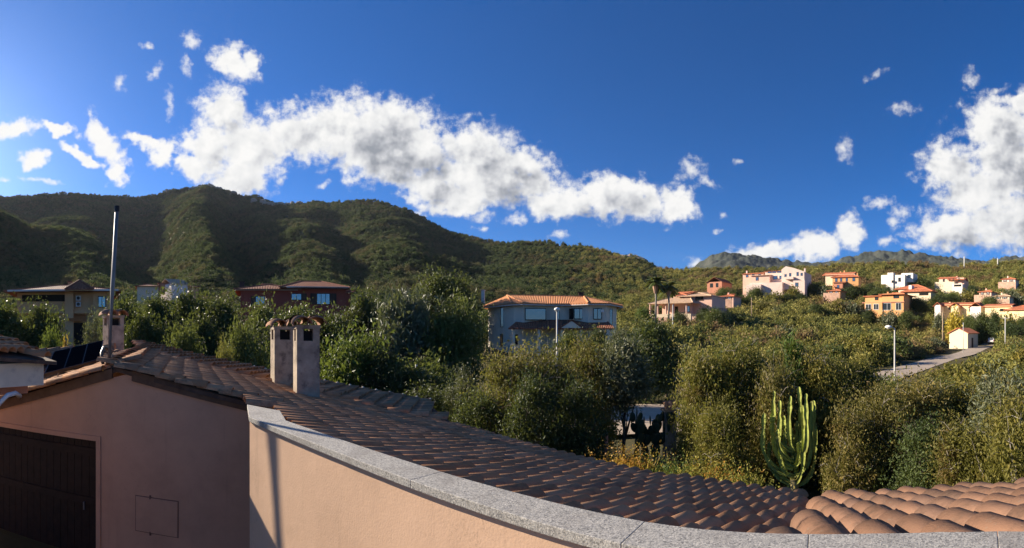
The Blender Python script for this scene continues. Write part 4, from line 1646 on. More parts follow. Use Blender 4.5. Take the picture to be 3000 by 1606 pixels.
H = House('long_white_villa', 'big white and pink villa complex with a stepped gable on the hilltop', 2262, 848, 190, -18, 'hillside houses', box=(2155, 2365, 780, 852))
X, Z = H.X, H.Z
H.wall(2164, 2230, 2, 12, 797, 835, 'wall_pinkish')
H.gable(X(2164), X(2230), 2, 12, Z(797), 0.9, 'roof_red', 'x')
H.wall(2238, 2300, 1, 12, 794, 850, 'wall_blush')
H.gable(X(2238), X(2296), 1, 12, Z(793), 0.7, 'roof_red', 'x')
gp = [(2293, 850), (2293, 792), (2306, 783), (2330, 789), (2361, 800), (2361, 850)]
m = MB()
n = len(gp)
for yy in (-1.0, 11.0):
    m.v += [tuple(H.M @ Vector((X(a), yy, Z(b)))) for a, b in gp]
m.f = [tuple(range(n)), tuple(range(2 * n - 1, n - 1, -1))] + [(i, (i + 1) % n, (i + 1) % n + n, i + n) for i in range(n)]
m.build('wall', 'wall_blush', H.o)
H.wall(2200, 2300, -3, 1.0, 830, 850, 'wall_blush', 'terrace_wall')
H.wall(2195, 2240, -5, -2, 836, 850, 'wall_blush', 'terrace_wall')
H.wall(2330, 2364, -2, 2, 826, 852, 'wall_blush')
H.wall(2200, 2258, -1.5, 2, 806, 836, 'wall_pinkish')
H.shed(X(2200), X(2256), -1.8, 2, Z(807), Z(803), 'roof_pale')
for (a, b, c, d_, y) in ((2246, 2258, 793.5, 799, 0.98), (2260, 2272, 793.5, 799, 0.98), (2275, 2288, 793.5, 799, 0.98), (2174, 2182, 800, 808, 1.98), (2194, 2201, 800, 808, 1.98), (2214, 2222, 800, 808, 1.98),
                         (2302, 2308, 806, 814, -1.02), (2316, 2322, 803, 813, -1.02), (2338, 2344, 801, 812, -1.02), (2350, 2356, 804, 812, -1.02), (2264, 2276, 808, 818, 0.98), (2282, 2291, 808, 818, 0.98), (2336, 2345, 832, 844, -2.02), (2215, 2224, 812, 822, -1.52)):
    H.window(a, b, c, d_, y, bars=0)
H.wall(2308, 2332, -2.6, -1.0, 815, 822, 'wall_blush', 'balcony')
for px in (2166, 2350):
    H.stack(px, 784, 800, 6, 0.6, 'wall_blush')

H = House('beige_villa', 'beige two-level villa with red tiled roofs beside the hilltop white villa', 2462, 850, 205, -15, 'hillside houses', box=(2400, 2525, 788, 858))
X, Z = H.X, H.Z
H.wall(2412, 2502, 2, 12, 802, 835, 'wall_beige')
H.gable(X(2405), X(2495), 2, 12, Z(803), Z(792) - Z(803), 'roof_red', 'x', 0.5)
H.wall(2440, 2518, -1, 4, 813, 840, 'wall_ochre')
H.hip(X(2438), X(2518), -1.2, 4, Z(813), 1.0, 'roof_red', over=0.4)
H.wall(2450, 2476, -4, -1, 832, 856, 'wall_brick')
H.shed(X(2448), X(2482), -4, -0.8, Z(832), Z(826), 'roof_rust')
for (a, b) in ((2448, 2455), (2463, 2469), (2480, 2486), (2500, 2508)):
    H.window(a, b, 816, 826, -1.02, bars=0)
H.window(2459, 2466, 838, 846, -4.02, bars=0)
H.stack(2450, 789, 800, 7, 0.6, 'wall_ochre')
H.stack(2462, 787, 800, 7, 0.6, 'wall_ochre')
H.stack(2510, 800, 812, 2, 0.5, 'wall_ochre')

H = House('white_modern_house', 'bright white flat-roofed modern house with stepped blocks on the slope', 2622, 850, 200, -18, 'hillside houses', box=(2570, 2675, 795, 850))
H.wall(2574, 2600, 2, 9, 803, 830, 'wall_bright')
H.wall(2594, 2652, 0, 9, 806, 845, 'wall_bright')
H.wall(2600, 2618, -0.6, 2, 799, 840, 'wall_bright')
H.wall(2635, 2671, 3, 10, 799, 826, 'wall_bright')
H.window(2613, 2624, 822, 829, -0.62, bars=0)
H.window(2632, 2640, 814, 826, -0.02, bars=1)
H.window(2654, 2664, 804, 812, 2.98, bars=0)

H = House('red_roof_house', 'house with wide red hipped roof and dark garage below the white modern house', 2675, 876, 165, -20, 'hillside houses', box=(2605, 2745, 828, 862))
X, Z = H.X, H.Z
H.wall(2622, 2700, 2, 11, 845, 880, 'wall_beige')
H.hip(X(2615), X(2708), 2, 11, Z(844), Z(829) - Z(844), 'roof_red', over=0.6)
H.wall(2650, 2735, -2, 3, 856, 884, 'wall_beige')
H.hip(X(2648), X(2738), -2.4, 3, Z(856), Z(846) - Z(856), 'roof_red', over=0.5)
H.wall(2663, 2672, -0.6, 2, 836, 848, 'wall_bright', 'dormer')
H.window(2655, 2664, 860, 870, -2.02)
H.opening(2700, 2728, 860, 868, -2.0)

H = House('ochre_villa', 'orange two-storey villa with arched glazing and solar panels on its roof', 2592, 922, 140, -20, 'hillside houses', box=(2522, 2660, 855, 910))
X, Z = H.X, H.Z
H.wall(2530, 2650, 0, 9, 866, 925, 'wall_ochre')
H.wall(2588, 2654, -1.2, 3, 862, 925, 'wall_ochre')
H.hip(X(2530), X(2600), 0, 9, Z(867), Z(860) - Z(867), 'roof_red', over=0.5)
H.hip(X(2586), X(2654), -1.4, 9, Z(864), Z(856) - Z(864), 'roof_red', over=0.6)
H.wall(2526, 2657, -1.5, -1.2, 885.5, 888, 'wall_brick', 'cornice')
H.wall(2535, 2590, -1.6, 0, 887, 925, 'wall_ochre')
for (a, b) in ((2538, 2556), (2563, 2579)):
    H.window(a, b, 891, 908, -1.63, frame='frame_white', bars=1)
for (a, b) in ((2592, 2616), (2630, 2647)):
    H.window(a, b, 889, 910, -1.23, frame='frame_white', bars=1)
H.window(2623, 2640, 865, 876, -1.23, bars=1)
H.window(2561, 2572, 870, 879, -0.03, bars=1)
sp = MB()
sp.b3(X(2545), X(2585), 1.2, 3.6, Z(862), Z(862) + 0.12, H.M)
sp.build('solar_panel', 'solar', H.o)
H.stack(2588, 853, 866, 4, 0.5, 'wall_ochre')

H = House('terraced_pink_house', 'pale pink hillside house with red roof and open terrace near the ridge', 2785, 850, 205, -16, 'hillside houses', box=(2735, 2835, 803, 848))
X, Z = H.X, H.Z
H.wall(2745, 2822, 2, 10, 813, 845, 'wall_pinkish')
H.gable(X(2742), X(2796), 2, 10, Z(813), 1.0, 'roof_red', 'x')
H.gable(X(2776), X(2824), 0.5, 7, Z(819), 0.9, 'roof_red', 'x')
H.wall(2740, 2800, -2, 2, 827, 850, 'wall_beige', 'terrace_wall')
for (a, b) in ((2757, 2763), (2778, 2783), (2790, 2795), (2806, 2813)):
    H.window(a, b, 816, 824, 0.48 if a > 2775 else 1.98, bars=0)
H.wall(2796, 2825, -2.5, 0.5, 834, 850, 'wall_bright', 'pergola')
H.opening(2800, 2822, 836, 842, -2.52)
H.stack(2793, 805, 815, 6, 0.6, 'wall_pinkish')

H = House('yellow_gabled_house', 'yellow house with three red gables behind the golden tree', 2795, 930, 138, -18, 'hillside houses', box=(2735, 2860, 880, 914))
X, Z = H.X, H.Z
H.wall(2742, 2850, 1, 10, 892, 935, 'wall_yellow')
H.gable(X(2742), X(2858), 1, 10, Z(893), Z(883) - Z(893), 'roof_red', 'x')
H.wall(2742, 2760, -2, 2, 894, 935, 'wall_bright')
H.gable(X(2740), X(2762), -2, 5, Z(895), 0.9, 'roof_red', 'y', 0.3)
H.wall(2790, 2812, -1.2, 2, 897, 935, 'wall_yellow')
H.gable(X(2786), X(2816), -1.2, 5, Z(898), 1.0, 'roof_red', 'y', 0.3)
H.wall(2848, 2880, -1.4, 4, 900, 930, 'wall_bright')
H.gable(X(2846), X(2882), -1.4, 6, Z(900), 1.2, 'roof_red', 'y', 0.3)
H.window(2775, 2788, 898, 907, 0.98, frame='shutter')
H.window(2838, 2845, 903, 912, 0.98, frame='shutter')
H.stack(2762, 881, 890, 6, 0.5, 'wall_yellow')

H = House('yellow_block_house', 'long yellow house with red roof and dark garage opening at the end of the lane', 2945, 940, 128, -16, 'hillside houses', box=(2860, 3060, 885, 914))
X, Z = H.X, H.Z
H.wall(2875, 2960, 2, 11, 895, 940, 'wall_yellow')
H.gable(X(2868), X(2952), 2, 11, Z(896), Z(886) - Z(896), 'roof_red', 'x')
H.wall(2905, 2968, -1, 3, 906, 945, 'wall_yellow')
H.wall(2950, 3080, -1.2, 6, 908, 945, 'wall_yellow')
H.hip(X(2950), X(3080), -1.2, 6, Z(909), Z(895) - Z(909), 'roof_red', over=0.5)
H.opening(2932, 2948, 905, 913, -1.02, 'garage_opening')

# --- smaller houses half hidden on the slope
def cottage(label, px0, px1, pye, pyr, pyb, d, yaw, wall, roof, wins, dep=7):
    pc = (px0 + px1) / 2
    H = House('hillside_cottage', label, pc, pyb, d, yaw, 'hillside houses', box=(px0, px1, pyr, pyb - 12))
    H.wall(px0, px1, 0, dep, pye, pyb + 8, wall)
    H.hip(H.X(px0), H.X(px1), 0, dep, H.Z(pye), H.Z(pyr) - H.Z(pye), roof, over=0.5)
    for (a, b, c, d_) in wins:
        H.window(a, b, c, d_, -0.02, bars=0, frame='frame_white', shutter='lr')
    H.stack(px0 + (px1 - px0) * 0.3, pyr - 5, pye, dep * 0.5, 0.5, wall)
    H.wall(px0 - 6, px1 + 6, -3.2, -3.0, pyb - 6, pyb + 8, 'stone_wall', 'terrace_wall')
    return H


cottage('small peach cottage above the yellow block house', 2868, 2905, 855, 848, 872, 165, -20, 'wall_pinkish', 'roof_red', [(2874, 2880, 858, 866), (2892, 2898, 858, 866)])
cottage('low ochre cottage on the bare slope above the lane end', 2912, 2958, 868, 860, 884, 152, -16, 'wall_beige', 'roof_pale', [(2920, 2928, 871, 879), (2940, 2948, 871, 879)])
cottage('small pink cottage below the brick-red house', 2110, 2150, 868, 860, 884, 150, -22, 'wall_pinkish', 'roof_red', [(2117, 2124, 871, 879), (2134, 2141, 871, 879)])
cottage('little orange cottage below the beige villa', 2425, 2462, 852, 845, 866, 175, -18, 'wall_ochre', 'roof_red', [(2431, 2437, 855, 862), (2448, 2454, 855, 862)])
cottage('peach cottage on the ridge beyond the pink terraced house', 2935, 2975, 818, 811, 834, 215, -14, 'wall_blush', 'roof_red', [(2941, 2947, 821, 828), (2960, 2966, 821, 828)])

# --- little beige hut by the lane
H = House('beige_hut', 'small beige gabled hut with red tile roof standing beside the lane', 2806, 1022, 105, -26, box=(2770, 2862, 955, 1022))
X, Z = H.X, H.Z
w_ = X(2838) - X(2778)
H.wall(2778, 2838, 0, 5.5, 975, 1028, 'wall_beige')
m = MB()
m.v = [tuple(H.M @ Vector((X(2778), yy, Z(975)))) for yy in (0, 5.5)] + [tuple(H.M @ Vector((X(2838), yy, Z(975)))) for yy in (0, 5.5)] + [tuple(H.M @ Vector((X(2808), yy, Z(962)))) for yy in (0, 5.5)]
m.f = [(0, 2, 4), (1, 5, 3), (0, 4, 5, 1), (2, 3, 5, 4), (0, 1, 3, 2)]
m.build('gable_wall', 'wall_beige', H.o)
H.gable(X(2778), X(2838), 0, 5.5, Z(975) + 0.06, Z(961) - Z(975), 'roof_red', 'y', 0.35)
m = MB()
m.b3(X(2838) - 0.01, X(2838) + 0.03, 2.0, 2.9, Z(1028), Z(990), H.M)
m.build('door', 'shutter', H.o)

# --- boundary walls by the lane
def wall_run(name, label, pts, h, t, mat, cat='wall', group=None):
    m = MB()
    for (a, b) in zip(pts[:-1], pts[1:]):
        a, b = Vector(a), Vector(b)
        d_ = (b - a)
        d_.z = 0
        n_ = Vector((-d_.y, d_.x, 0)).normalized() * t / 2
        i = len(m.v)
        for (q, zz) in ((a, a.z - 0.6), (b, b.z - 0.6), (a, a.z + h), (b, b.z + h)):
            m.v += [tuple(Vector((q.x, q.y, zz)) + n_), tuple(Vector((q.x, q.y, zz)) - n_)]
        m.f += [(i, i + 2, i + 6, i + 4), (i + 3, i + 1, i + 5, i + 7), (i + 4, i + 6, i + 7, i + 5), (i, i + 4, i + 5, i + 1), (i + 2, i + 3, i + 7, i + 6)]
    return tag(m.build(name, mat), label, cat, group)


def gp3(px, d, dz=0.0):
    x, y = XY(px, d)
    return (x, y, hz(x, y) + dz)


wall_run('boundary_wall', 'low pinkish stone wall at the bend of the lane beside the parked car', [gp3(2935, 100), gp3(2965, 78), gp3(3060, 62)], 1.6, 0.35, 'stone_wall')
wall_run('boundary_wall', 'pale concrete wall in tree shade along the road behind the gate pillar', [gp3(1880, 40), gp3(1945, 40.5), gp3(2080, 42)], 1.3, 0.25, 'trim')
wall_run('boundary_wall', 'short pink garden wall below the trimmed hedge', [gp3(1300, 30), gp3(1348, 30)], 2.4, 0.3, 'stucco_pink_shaded')

# ------------------------------------------------------------------ vegetation
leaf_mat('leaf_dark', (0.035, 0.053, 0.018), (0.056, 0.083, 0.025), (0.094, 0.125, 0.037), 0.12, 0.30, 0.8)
leaf_mat('leaf_mid', (0.056, 0.081, 0.022), (0.094, 0.125, 0.035), (0.150, 0.175, 0.050), 0.2, 0.35, 0.8)
leaf_mat('leaf_bright', (0.055, 0.095, 0.018), (0.085, 0.15, 0.028), (0.13, 0.20, 0.04), 0.05, 0.4, 0.8)
leaf_mat('leaf_olive', (0.085, 0.10, 0.05), (0.125, 0.14, 0.08), (0.17, 0.185, 0.11), 0.05, 0.25, 0.8)
leaf_mat('leaf_rusty', (0.11, 0.10, 0.028), (0.19, 0.165, 0.042), (0.29, 0.215, 0.06), 0.85, 0.42, 0.55)
leaf_mat('leaf_gold', (0.13, 0.125, 0.028), (0.22, 0.20, 0.042), (0.34, 0.27, 0.06), 0.75, 0.45, 0.5)
leaf_mat('leaf_grey', (0.076, 0.090, 0.048), (0.138, 0.152, 0.083), (0.221, 0.221, 0.131), 0.25, 0.28, 0.7)
leaf_mat('leaf_yellow', (0.45, 0.33, 0.04), (0.55, 0.42, 0.05), (0.62, 0.5, 0.08), 0.1, 0.4, 0.8)
leaf_mat('leaf_orange', (0.42, 0.20, 0.035), (0.58, 0.30, 0.05), (0.55, 0.40, 0.08), 0.2, 0.45, 1.2)
leaf_mat('leaf_weed', (0.24, 0.25, 0.05), (0.36, 0.33, 0.065), (0.46, 0.36, 0.08), 0.4, 0.45, 1.0)
leaf_mat('leaf_palm', (0.05, 0.075, 0.02), (0.08, 0.11, 0.03), (0.12, 0.14, 0.05), 0.2, 0.3, 0.8)


def scrub_mat(name, cols, brown, transl=0.25):
    """far shrubs: tone by plant and by where it grows on the slope"""
    m, T, b = new_mat(name)
    oi, ge = T.n('ShaderNodeObjectInfo'), T.n('ShaderNodeNewGeometry')
    loc = oi.outputs['Location']
    big = T.noise(loc, 0.02, 4, 0.6)
    v = T.math('MULTIPLY_ADD', oi.outputs['Random'], 0.55, T.math('MULTIPLY_ADD', ge.outputs['Random Per Island'], 0.25, T.math('MULTIPLY_ADD', T.math('SUBTRACT', big, 0.5), 1.2, 0.1)))
    c = T.ramp(v, [(0.1, cols[0]), (0.5, cols[1]), (0.9, cols[2])])
    br = T.remap(T.math('ADD', T.noise(loc, 0.035, 3, 0.6), T.math('MULTIPLY', oi.outputs['Random'], 0.12)), 0.56, 0.70, 0, brown, smooth=True)
    c = T.mix(br, c, (0.21, 0.13, 0.07, 1))
    T.put(b.inputs['Base Color'], c)
    b.inputs['Roughness'].default_value = 0.7
    b.inputs['Specular IOR Level'].default_value = 0.15
    tr = T.n('ShaderNodeBsdfTranslucent')
    T.put(tr.inputs[0], c)
    mx = T.n('ShaderNodeMixShader')
    mx.inputs[0].default_value = transl
    T.put(mx.inputs[1], b.outputs[0])
    T.put(mx.inputs[2], tr.outputs[0])
    T.put([n for n in m.node_tree.nodes if n.type == 'OUTPUT_MATERIAL'][0].inputs[0], mx.outputs[0])


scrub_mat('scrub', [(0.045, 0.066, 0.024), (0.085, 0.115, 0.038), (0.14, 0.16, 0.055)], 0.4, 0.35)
scrub_mat('scrub_sunny', [(0.11, 0.13, 0.035), (0.25, 0.24, 0.065), (0.38, 0.33, 0.095)], 0.85, 0.35)  # paler copy of scrub, the sun on the village hill put into the colour


def leaves(name, lobes, n, size, mat, seed, aspect=2.0, droop=0.0, up=0.15, shell=0.55, rag=0.75, fit=None, ns=34):
    """crown: n little leaf faces spread through overlapping lobes (x, y, z, rx, ry, rz)"""
    r = np.random.default_rng(seed)
    L = np.array(lobes, float)
    wgt = L[:, 3] * L[:, 4] + L[:, 4] * L[:, 5]
    k = r.choice(len(L), n, p=wgt / wgt.sum())
    dv = r.normal(size=(n, 3))
    dv /= np.linalg.norm(dv, axis=1)[:, None]
    dv[:, 2] += up
    dv /= np.linalg.norm(dv, axis=1)[:, None]
    # twig clusters: gather leaves round shared shoots so the outline is ragged
    shoots = r.normal(size=(len(L), ns, 3))
    shoots /= np.linalg.norm(shoots, axis=2)[:, :, None]
    shoots[:, :, 2] = np.where(shoots[:, :, 2] < -0.4, -shoots[:, :, 2], shoots[:, :, 2]) + 0.25
    srad = 0.62 + rag * r.random((len(L), ns)) ** 1.6
    si = r.integers(0, ns, n)
    sd = shoots[k, si]
    t = r.random(n)
    mixd = sd * (0.75 + 0.25 * r.random((n, 1))) + dv * 0.42
    rad = (shell + (1 - shell) * np.sqrt(t)) * srad[k, si]
    loose = r.random(n) < 0.14
    mixd[loose] = dv[loose]
    rad[loose] = (shell + (0.98 - shell) * np.sqrt(t[loose]))
    pos = L[k, :3] + mixd * rad[:, None] * L[k, 3:6]
    if fit:                                          # (width, height, crown base)
        rxy = np.percentile(np.hypot(pos[:, 0], pos[:, 1]), 97)
        pos[:, :2] *= fit[0] / 2 / rxy
        z0_, z1_ = np.percentile(pos[:, 2], 1), np.percentile(pos[:, 2], 99.6)
        pos[:, 2] = fit[2] + (pos[:, 2] - z0_) / (z1_ - z0_) * (fit[1] - fit[2])
    nrm = r.normal(size=(n, 3)) + dv * 0.9 + np.array([0, 0, 0.35])
    nrm /= np.linalg.norm(nrm, axis=1)[:, None]
    ax = r.normal(size=(n, 3)) + sd * 1.2 + np.array([0, 0, -droop + 0.1])
    ax -= nrm * (ax * nrm).sum(1)[:, None]
    ax /= np.linalg.norm(ax, axis=1)[:, None] + 1e-9
    bx = np.cross(nrm, ax)
    s = size * (0.45 + 1.1 * r.random(n) ** 1.5)[:, None]
    a, b = ax * s * aspect * 0.5, bx * s * 0.5
    bend = nrm * s * 0.16
    v = np.stack([pos - a, pos + b * 0.95 + bend, pos + a, pos - b * 0.95 + bend], 1).reshape(-1, 3)
    f = np.arange(4 * n).reshape(n, 4)
    me = np_mesh(name, v, f)
    me.materials.append(MATS[mat])
    return me


def crown_lobes(seed, n, w, h, z0, spread=0.62, rmin=0.2, rmax=0.36, top=1.0):
    """lobes through an egg of width w and height h standing from z0"""
    r = np.random.default_rng(seed)
    L = []
    for i in range(n):
        a = 2 * math.pi * (i * 0.381966 + r.random() * 0.12)
        zt = (i + 0.5) / n
        zt = min(1, max(0, zt + r.normal() * 0.08))
        prof = math.sin(math.pi * (0.16 + 0.72 * zt)) ** 0.8
        rr = w / 2 * spread * prof * (0.55 + 0.6 * r.random())
        q = (rmin + (rmax - rmin) * r.random()) * w * (0.75 + 0.35 * prof)
        zz = z0 + q * 0.5 + (h - z0 - q * 1.05) * zt * top
        L.append((rr * math.cos(a), rr * math.sin(a), zz, q, q, q * (0.75 + 0.4 * r.random())))
    return L


def trunk_mesh(name, lobes, h, r0, mat, seed, forks=True):
    r = random.Random(seed)
    m = MB()
    top = (0, 0, h * 0.42)
    m.tube([(0, 0, -0.5), (r.uniform(-.03, .03) * h, r.uniform(-.03, .03) * h, h * 0.2), top], [r0 * 1.25, r0, r0 * 0.75], 7)
    for (x, y, z, *_q) in lobes[::2]:
        st = Vector((0, 0, h * r.uniform(0.12, 0.4)))
        e = Vector((x, y, z))
        mid = st.lerp(e, 0.5) + Vector((r.uniform(-1, 1), r.uniform(-1, 1), r.uniform(-.2, 1))) * 0.06 * h
        m.tube([st, mid, e], [r0 * 0.55, r0 * 0.35, r0 * 0.1], 5)
    for (x, y, z, q, _a, qz) in lobes:
        for _ in range(3):
            c = Vector((x, y, z))
            dv_ = Vector((r.gauss(0, 1), r.gauss(0, 1), abs(r.gauss(0.3, 0.8)))).normalized()
            m.tube([c, c + dv_ * q * 0.7, c + dv_ * q * r.uniform(1.0, 1.35) + Vector((0, 0, -0.03 * h))], [r0 * 0.06, r0 * 0.04, r0 * 0.015], 4, False)
    me = m.mesh(name, True)
    me.materials.append(MATS[mat])
    return me


TREE_KINDS = {}


def tree_kind(key, mat, w, h, nlobe, nleaf, size, seed, z0=0.12, aspect=2.0, bark='bark', variants=2, **kw):
    """nominal size w x h metres"""
    ms = []
    for v in range(variants):
        lo = crown_lobes(seed + v * 11, nlobe, w, h, h * z0, **{k: kw[k] for k in ('spread', 'rmin', 'rmax') if k in kw})
        ms.append((leaves(key + '_crown', lo, nleaf, size, mat, seed + v, aspect, fit=(w, h, h * z0), **{k: kw[k] for k in ('droop', 'up', 'shell', 'rag', 'ns') if k in kw}),
                   trunk_mesh(key + '_trunk', lo, h, kw.get('tr', 0.05 * w), bark, seed + v)))
    TREE_KINDS[key] = (w, h, ms)


#          key        material     w    h  lobes leaves size seed
tree_kind('dark', 'leaf_dark', 4.0, 5.0, 26, 17000, 0.105, 21, 0.06)
tree_kind('big', 'leaf_mid', 10.0, 10.0, 34, 22000, 0.19, 25, 0.10, variants=1, rmin=0.14, rmax=0.28, spread=0.75)
tree_kind('mid', 'leaf_mid', 4.0, 4.4, 24, 16000, 0.10, 31, 0.06)
tree_kind('bright', 'leaf_bright', 3.8, 3.0, 24, 17000, 0.085, 41, 0.02)
tree_kind('olive', 'leaf_olive', 3.6, 4.2, 20, 12000, 0.10, 51, 0.30, 3.4, 'pale_bark', 1)
tree_kind('rusty', 'leaf_rusty', 3.6, 4.2, 34, 32000, 0.055, 61, 0.04, 2.2, 'pale_bark', 3, rmin=0.12, rmax=0.26, rag=1.3, spread=0.8)
tree_kind('gold', 'leaf_gold', 3.2, 4.2, 34, 32000, 0.052, 71, 0.04, 2.2, 'pale_bark', 3, rmin=0.12, rmax=0.26, rag=1.3, spread=0.8)
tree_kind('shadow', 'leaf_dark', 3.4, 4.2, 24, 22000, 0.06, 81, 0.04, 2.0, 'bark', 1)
tree_kind('grey', 'leaf_grey', 2.6, 4.2, 24, 20000, 0.055, 91, 0.05, 2.4, 'pale_bark', 2)
tree_kind('greytall', 'leaf_grey', 2.0, 4.2, 22, 14000, 0.06, 95, 0.48, 2.4, 'bark', 1, rag=1.2, tr=0.05)
tree_kind('cane', 'leaf_bright', 1.4, 4.0, 20, 9000, 0.05, 101, 0.0, 6.0, 'bark', 1)
tree_kind('hedge', 'leaf_mid', 3.0, 2.0, 24, 9000, 0.09, 111, 0.0, 1.8, 'bark', 1)
tree_kind('bush', 'leaf_mid', 2.4, 1.9, 12, 3200, 0.13, 121, 0.0, 1.8, 'bark', 2)
tree_kind('sunbush', 'leaf_gold', 2.4, 1.9, 12, 3200, 0.13, 131, 0.0, 1.8, 'bark', 2)
tree_kind('greybush', 'leaf_grey', 2.4, 1.9, 12, 3200, 0.13, 141, 0.0, 1.8, 'bark', 2)
tree_kind('rustbush', 'leaf_rusty', 2.4, 1.8, 12, 3200, 0.13, 151, 0.0, 1.8, 'bark', 1)
tree_kind('yellow', 'leaf_yellow', 3.0, 3.2, 14, 3500, 0.16, 161, 0.1, 1.8, 'bark', 1)
tree_kind('orange', 'leaf_orange', 1.6, 1.5, 10, 3000, 0.09, 171, 0.0, 1.8, 'bark', 1)
_tn = [0]


def tree(px, py_top, wpx, d, kind, label, name='tree', cat='tree', group=None, zbase=None, variant=None, rz=None):
    w, h, ms = TREE_KINDS[kind]
    x, y = XY(px, d)
    z = hz(x, y) - 0.1 if zbase is None else zbase
    H_ = (YH - py_top) / F * d - z
    W_ = wpx * d / F
    _tn[0] += 1
    cr, tr = ms[(_tn[0] if variant is None else variant) % len(ms)]
    o = thing(name, label, cat, (x, y, z), group)
    o.rotation_euler[2] = RNG.random() * 6.28 if rz is None else rz
    o.scale = (W_ / w, W_ / w, H_ / h)
    for nm, me in (('crown', cr), ('trunk', tr)):
        c = bpy.data.objects.new(nm, me)
        COL.objects.link(c)
        c.parent = o
    return o


# left: dark evergreens screening the houses
G1 = 'evergreens screening the houses'
tree(20, 884, 210, 30, 'dark', 'tall dark clipped evergreen in front of the tan house, beside the outbuilding roof', group=G1)
tree(120, 892, 140, 31, 'dark', 'tall dark clipped evergreen whose top hides the tan house balcony', group=G1)
tree(150, 960, 75, 24, 'bright', 'small bright green shrub at the foot of the dark evergreens before the tan house', 'shrub', 'shrub')
tree(190, 1003, 60, 22, 'orange', 'little orange-leaved shrub behind the wing roof', 'shrub', 'shrub')
tree(275, 925, 75, 19, 'grey', 'loose pale-leaved young tree left of the chimney behind the mast')
tree(360, 878, 150, 32, 'dark', 'dark evergreen rising behind the chimney by the mast', group=G1)
tree(455, 864, 150, 33, 'dark', 'dark evergreen below the cream cottage', group=G1)
tree(555, 852, 160, 33, 'dark', 'tallest dark evergreen, below the pale-roofed house', group=G1)
tree(650, 872, 150, 33, 'dark', 'dark evergreen at the sunny corner of the red house', group=G1)
tree(420, 916, 140, 27, 'dark', 'lower dark evergreen in front of the row, above the house ridge', group=G1)
tree(600, 921, 150, 27, 'dark', 'lower dark evergreen in front of the tallest one', group=G1)
tree(545, 950, 120, 21, 'mid', 'light-leaved tree in front of the dark evergreens above the house ridge')
tree(715, 945, 150, 19, 'mid', 'leafy tree just beyond the roof, sunny side of the paired chimneys')
tree(660, 1005, 70, 16, 'rusty', 'little rusty bush just beyond the roof verge', 'shrub', 'shrub')
tree(775, 886, 150, 35, 'mid', 'sunlit mid-green tree before the red house, behind the farther chimney')
tree(890, 896, 180, 34, 'mid', 'sunlit mid-green tree before the red house, behind the nearer chimney')
tree(820, 920, 190, 27, 'dark', 'dark tree behind the paired chimneys', group=G1)
tree(960, 916, 170, 30, 'dark', 'dark tree beside the paired chimneys below the red house', group=G1)
tree(1058, 856, 150, 36, 'dark', 'dark tree at the shaded end of the red house', group=G1)
tree(1180, 852, 165, 29, 'olive', 'round silvery olive tree between the red house and the white villa')
tree(1300, 797, 210, 68, 'big', 'tall broad tree rising behind the silvery olive tree')
tree(1325, 882, 190, 29, 'mid', 'dense green tree against the sunny end of the white villa')
tree(1365, 880, 110, 56, 'dark', 'dark tree leaning on the sunny wall of the white villa', group=G1)
tree(1040, 972, 245, 21, 'bright', 'bright green broad-leaved bush beside the nearer chimney', 'shrub', 'shrub')
tree(1130, 1020, 180, 20, 'dark', 'dark bush in shade below the silvery olive tree', 'shrub', 'shrub')
tree(1262, 972, 62, 28, 'hedge', 'tall upright clipped green hedge block beside the olive tree', 'hedge', 'hedge')
tree(1250, 1042, 210, 25, 'hedge', 'long clipped hedge above the pink garden wall', 'hedge', 'hedge')
tree(1220, 1075, 200, 20, 'dark', 'dark shaded bush under the clipped hedge', 'shrub', 'shrub')
tree(1350, 1085, 130, 16, 'grey', 'grey-green bush at the foot of the big rusty tree', 'shrub', 'shrub')
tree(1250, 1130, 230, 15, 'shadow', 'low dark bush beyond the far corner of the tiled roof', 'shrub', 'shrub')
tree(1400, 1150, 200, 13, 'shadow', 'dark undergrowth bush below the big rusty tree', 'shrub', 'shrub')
# middle: rusty trees in front of the white villa
G2 = 'rusty trees before the white villa'
tree(1500, 1022, 240, 14.0, 'rusty', 'big rusty-green tree before the sunny end of the white villa', group=G2)
tree(1610, 1012, 250, 14.5, 'rusty', 'big rusty-green tree in front of the white villa porch', group=G2)
tree(1720, 1000, 210, 16.0, 'rusty', 'big rusty-green tree before the shaded end of the villa porch', group=G2)
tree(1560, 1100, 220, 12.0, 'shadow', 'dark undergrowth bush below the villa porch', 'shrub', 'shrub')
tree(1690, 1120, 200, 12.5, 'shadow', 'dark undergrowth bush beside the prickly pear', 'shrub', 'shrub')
tree(1830, 985, 165, 15.5, 'greytall', 'slender grey-leaved tree beside the gate pillar')
tree(1900, 940, 170, 30, 'dark', 'broad dark tree in the garden corner of the white villa', group=G1)
tree(1950, 960, 90, 32, 'dark', 'dark tree between the white villa and the lane', group=G1)
tree(1665, 972, 100, 45, 'mid', 'green tree in front of the villa porch gable')
tree(1755, 962, 90, 46, 'dark', 'dark tree before the shaded end of the villa')
tree(1815, 960, 80, 40, 'grey', 'wispy grey-green tree at the corner of the villa')
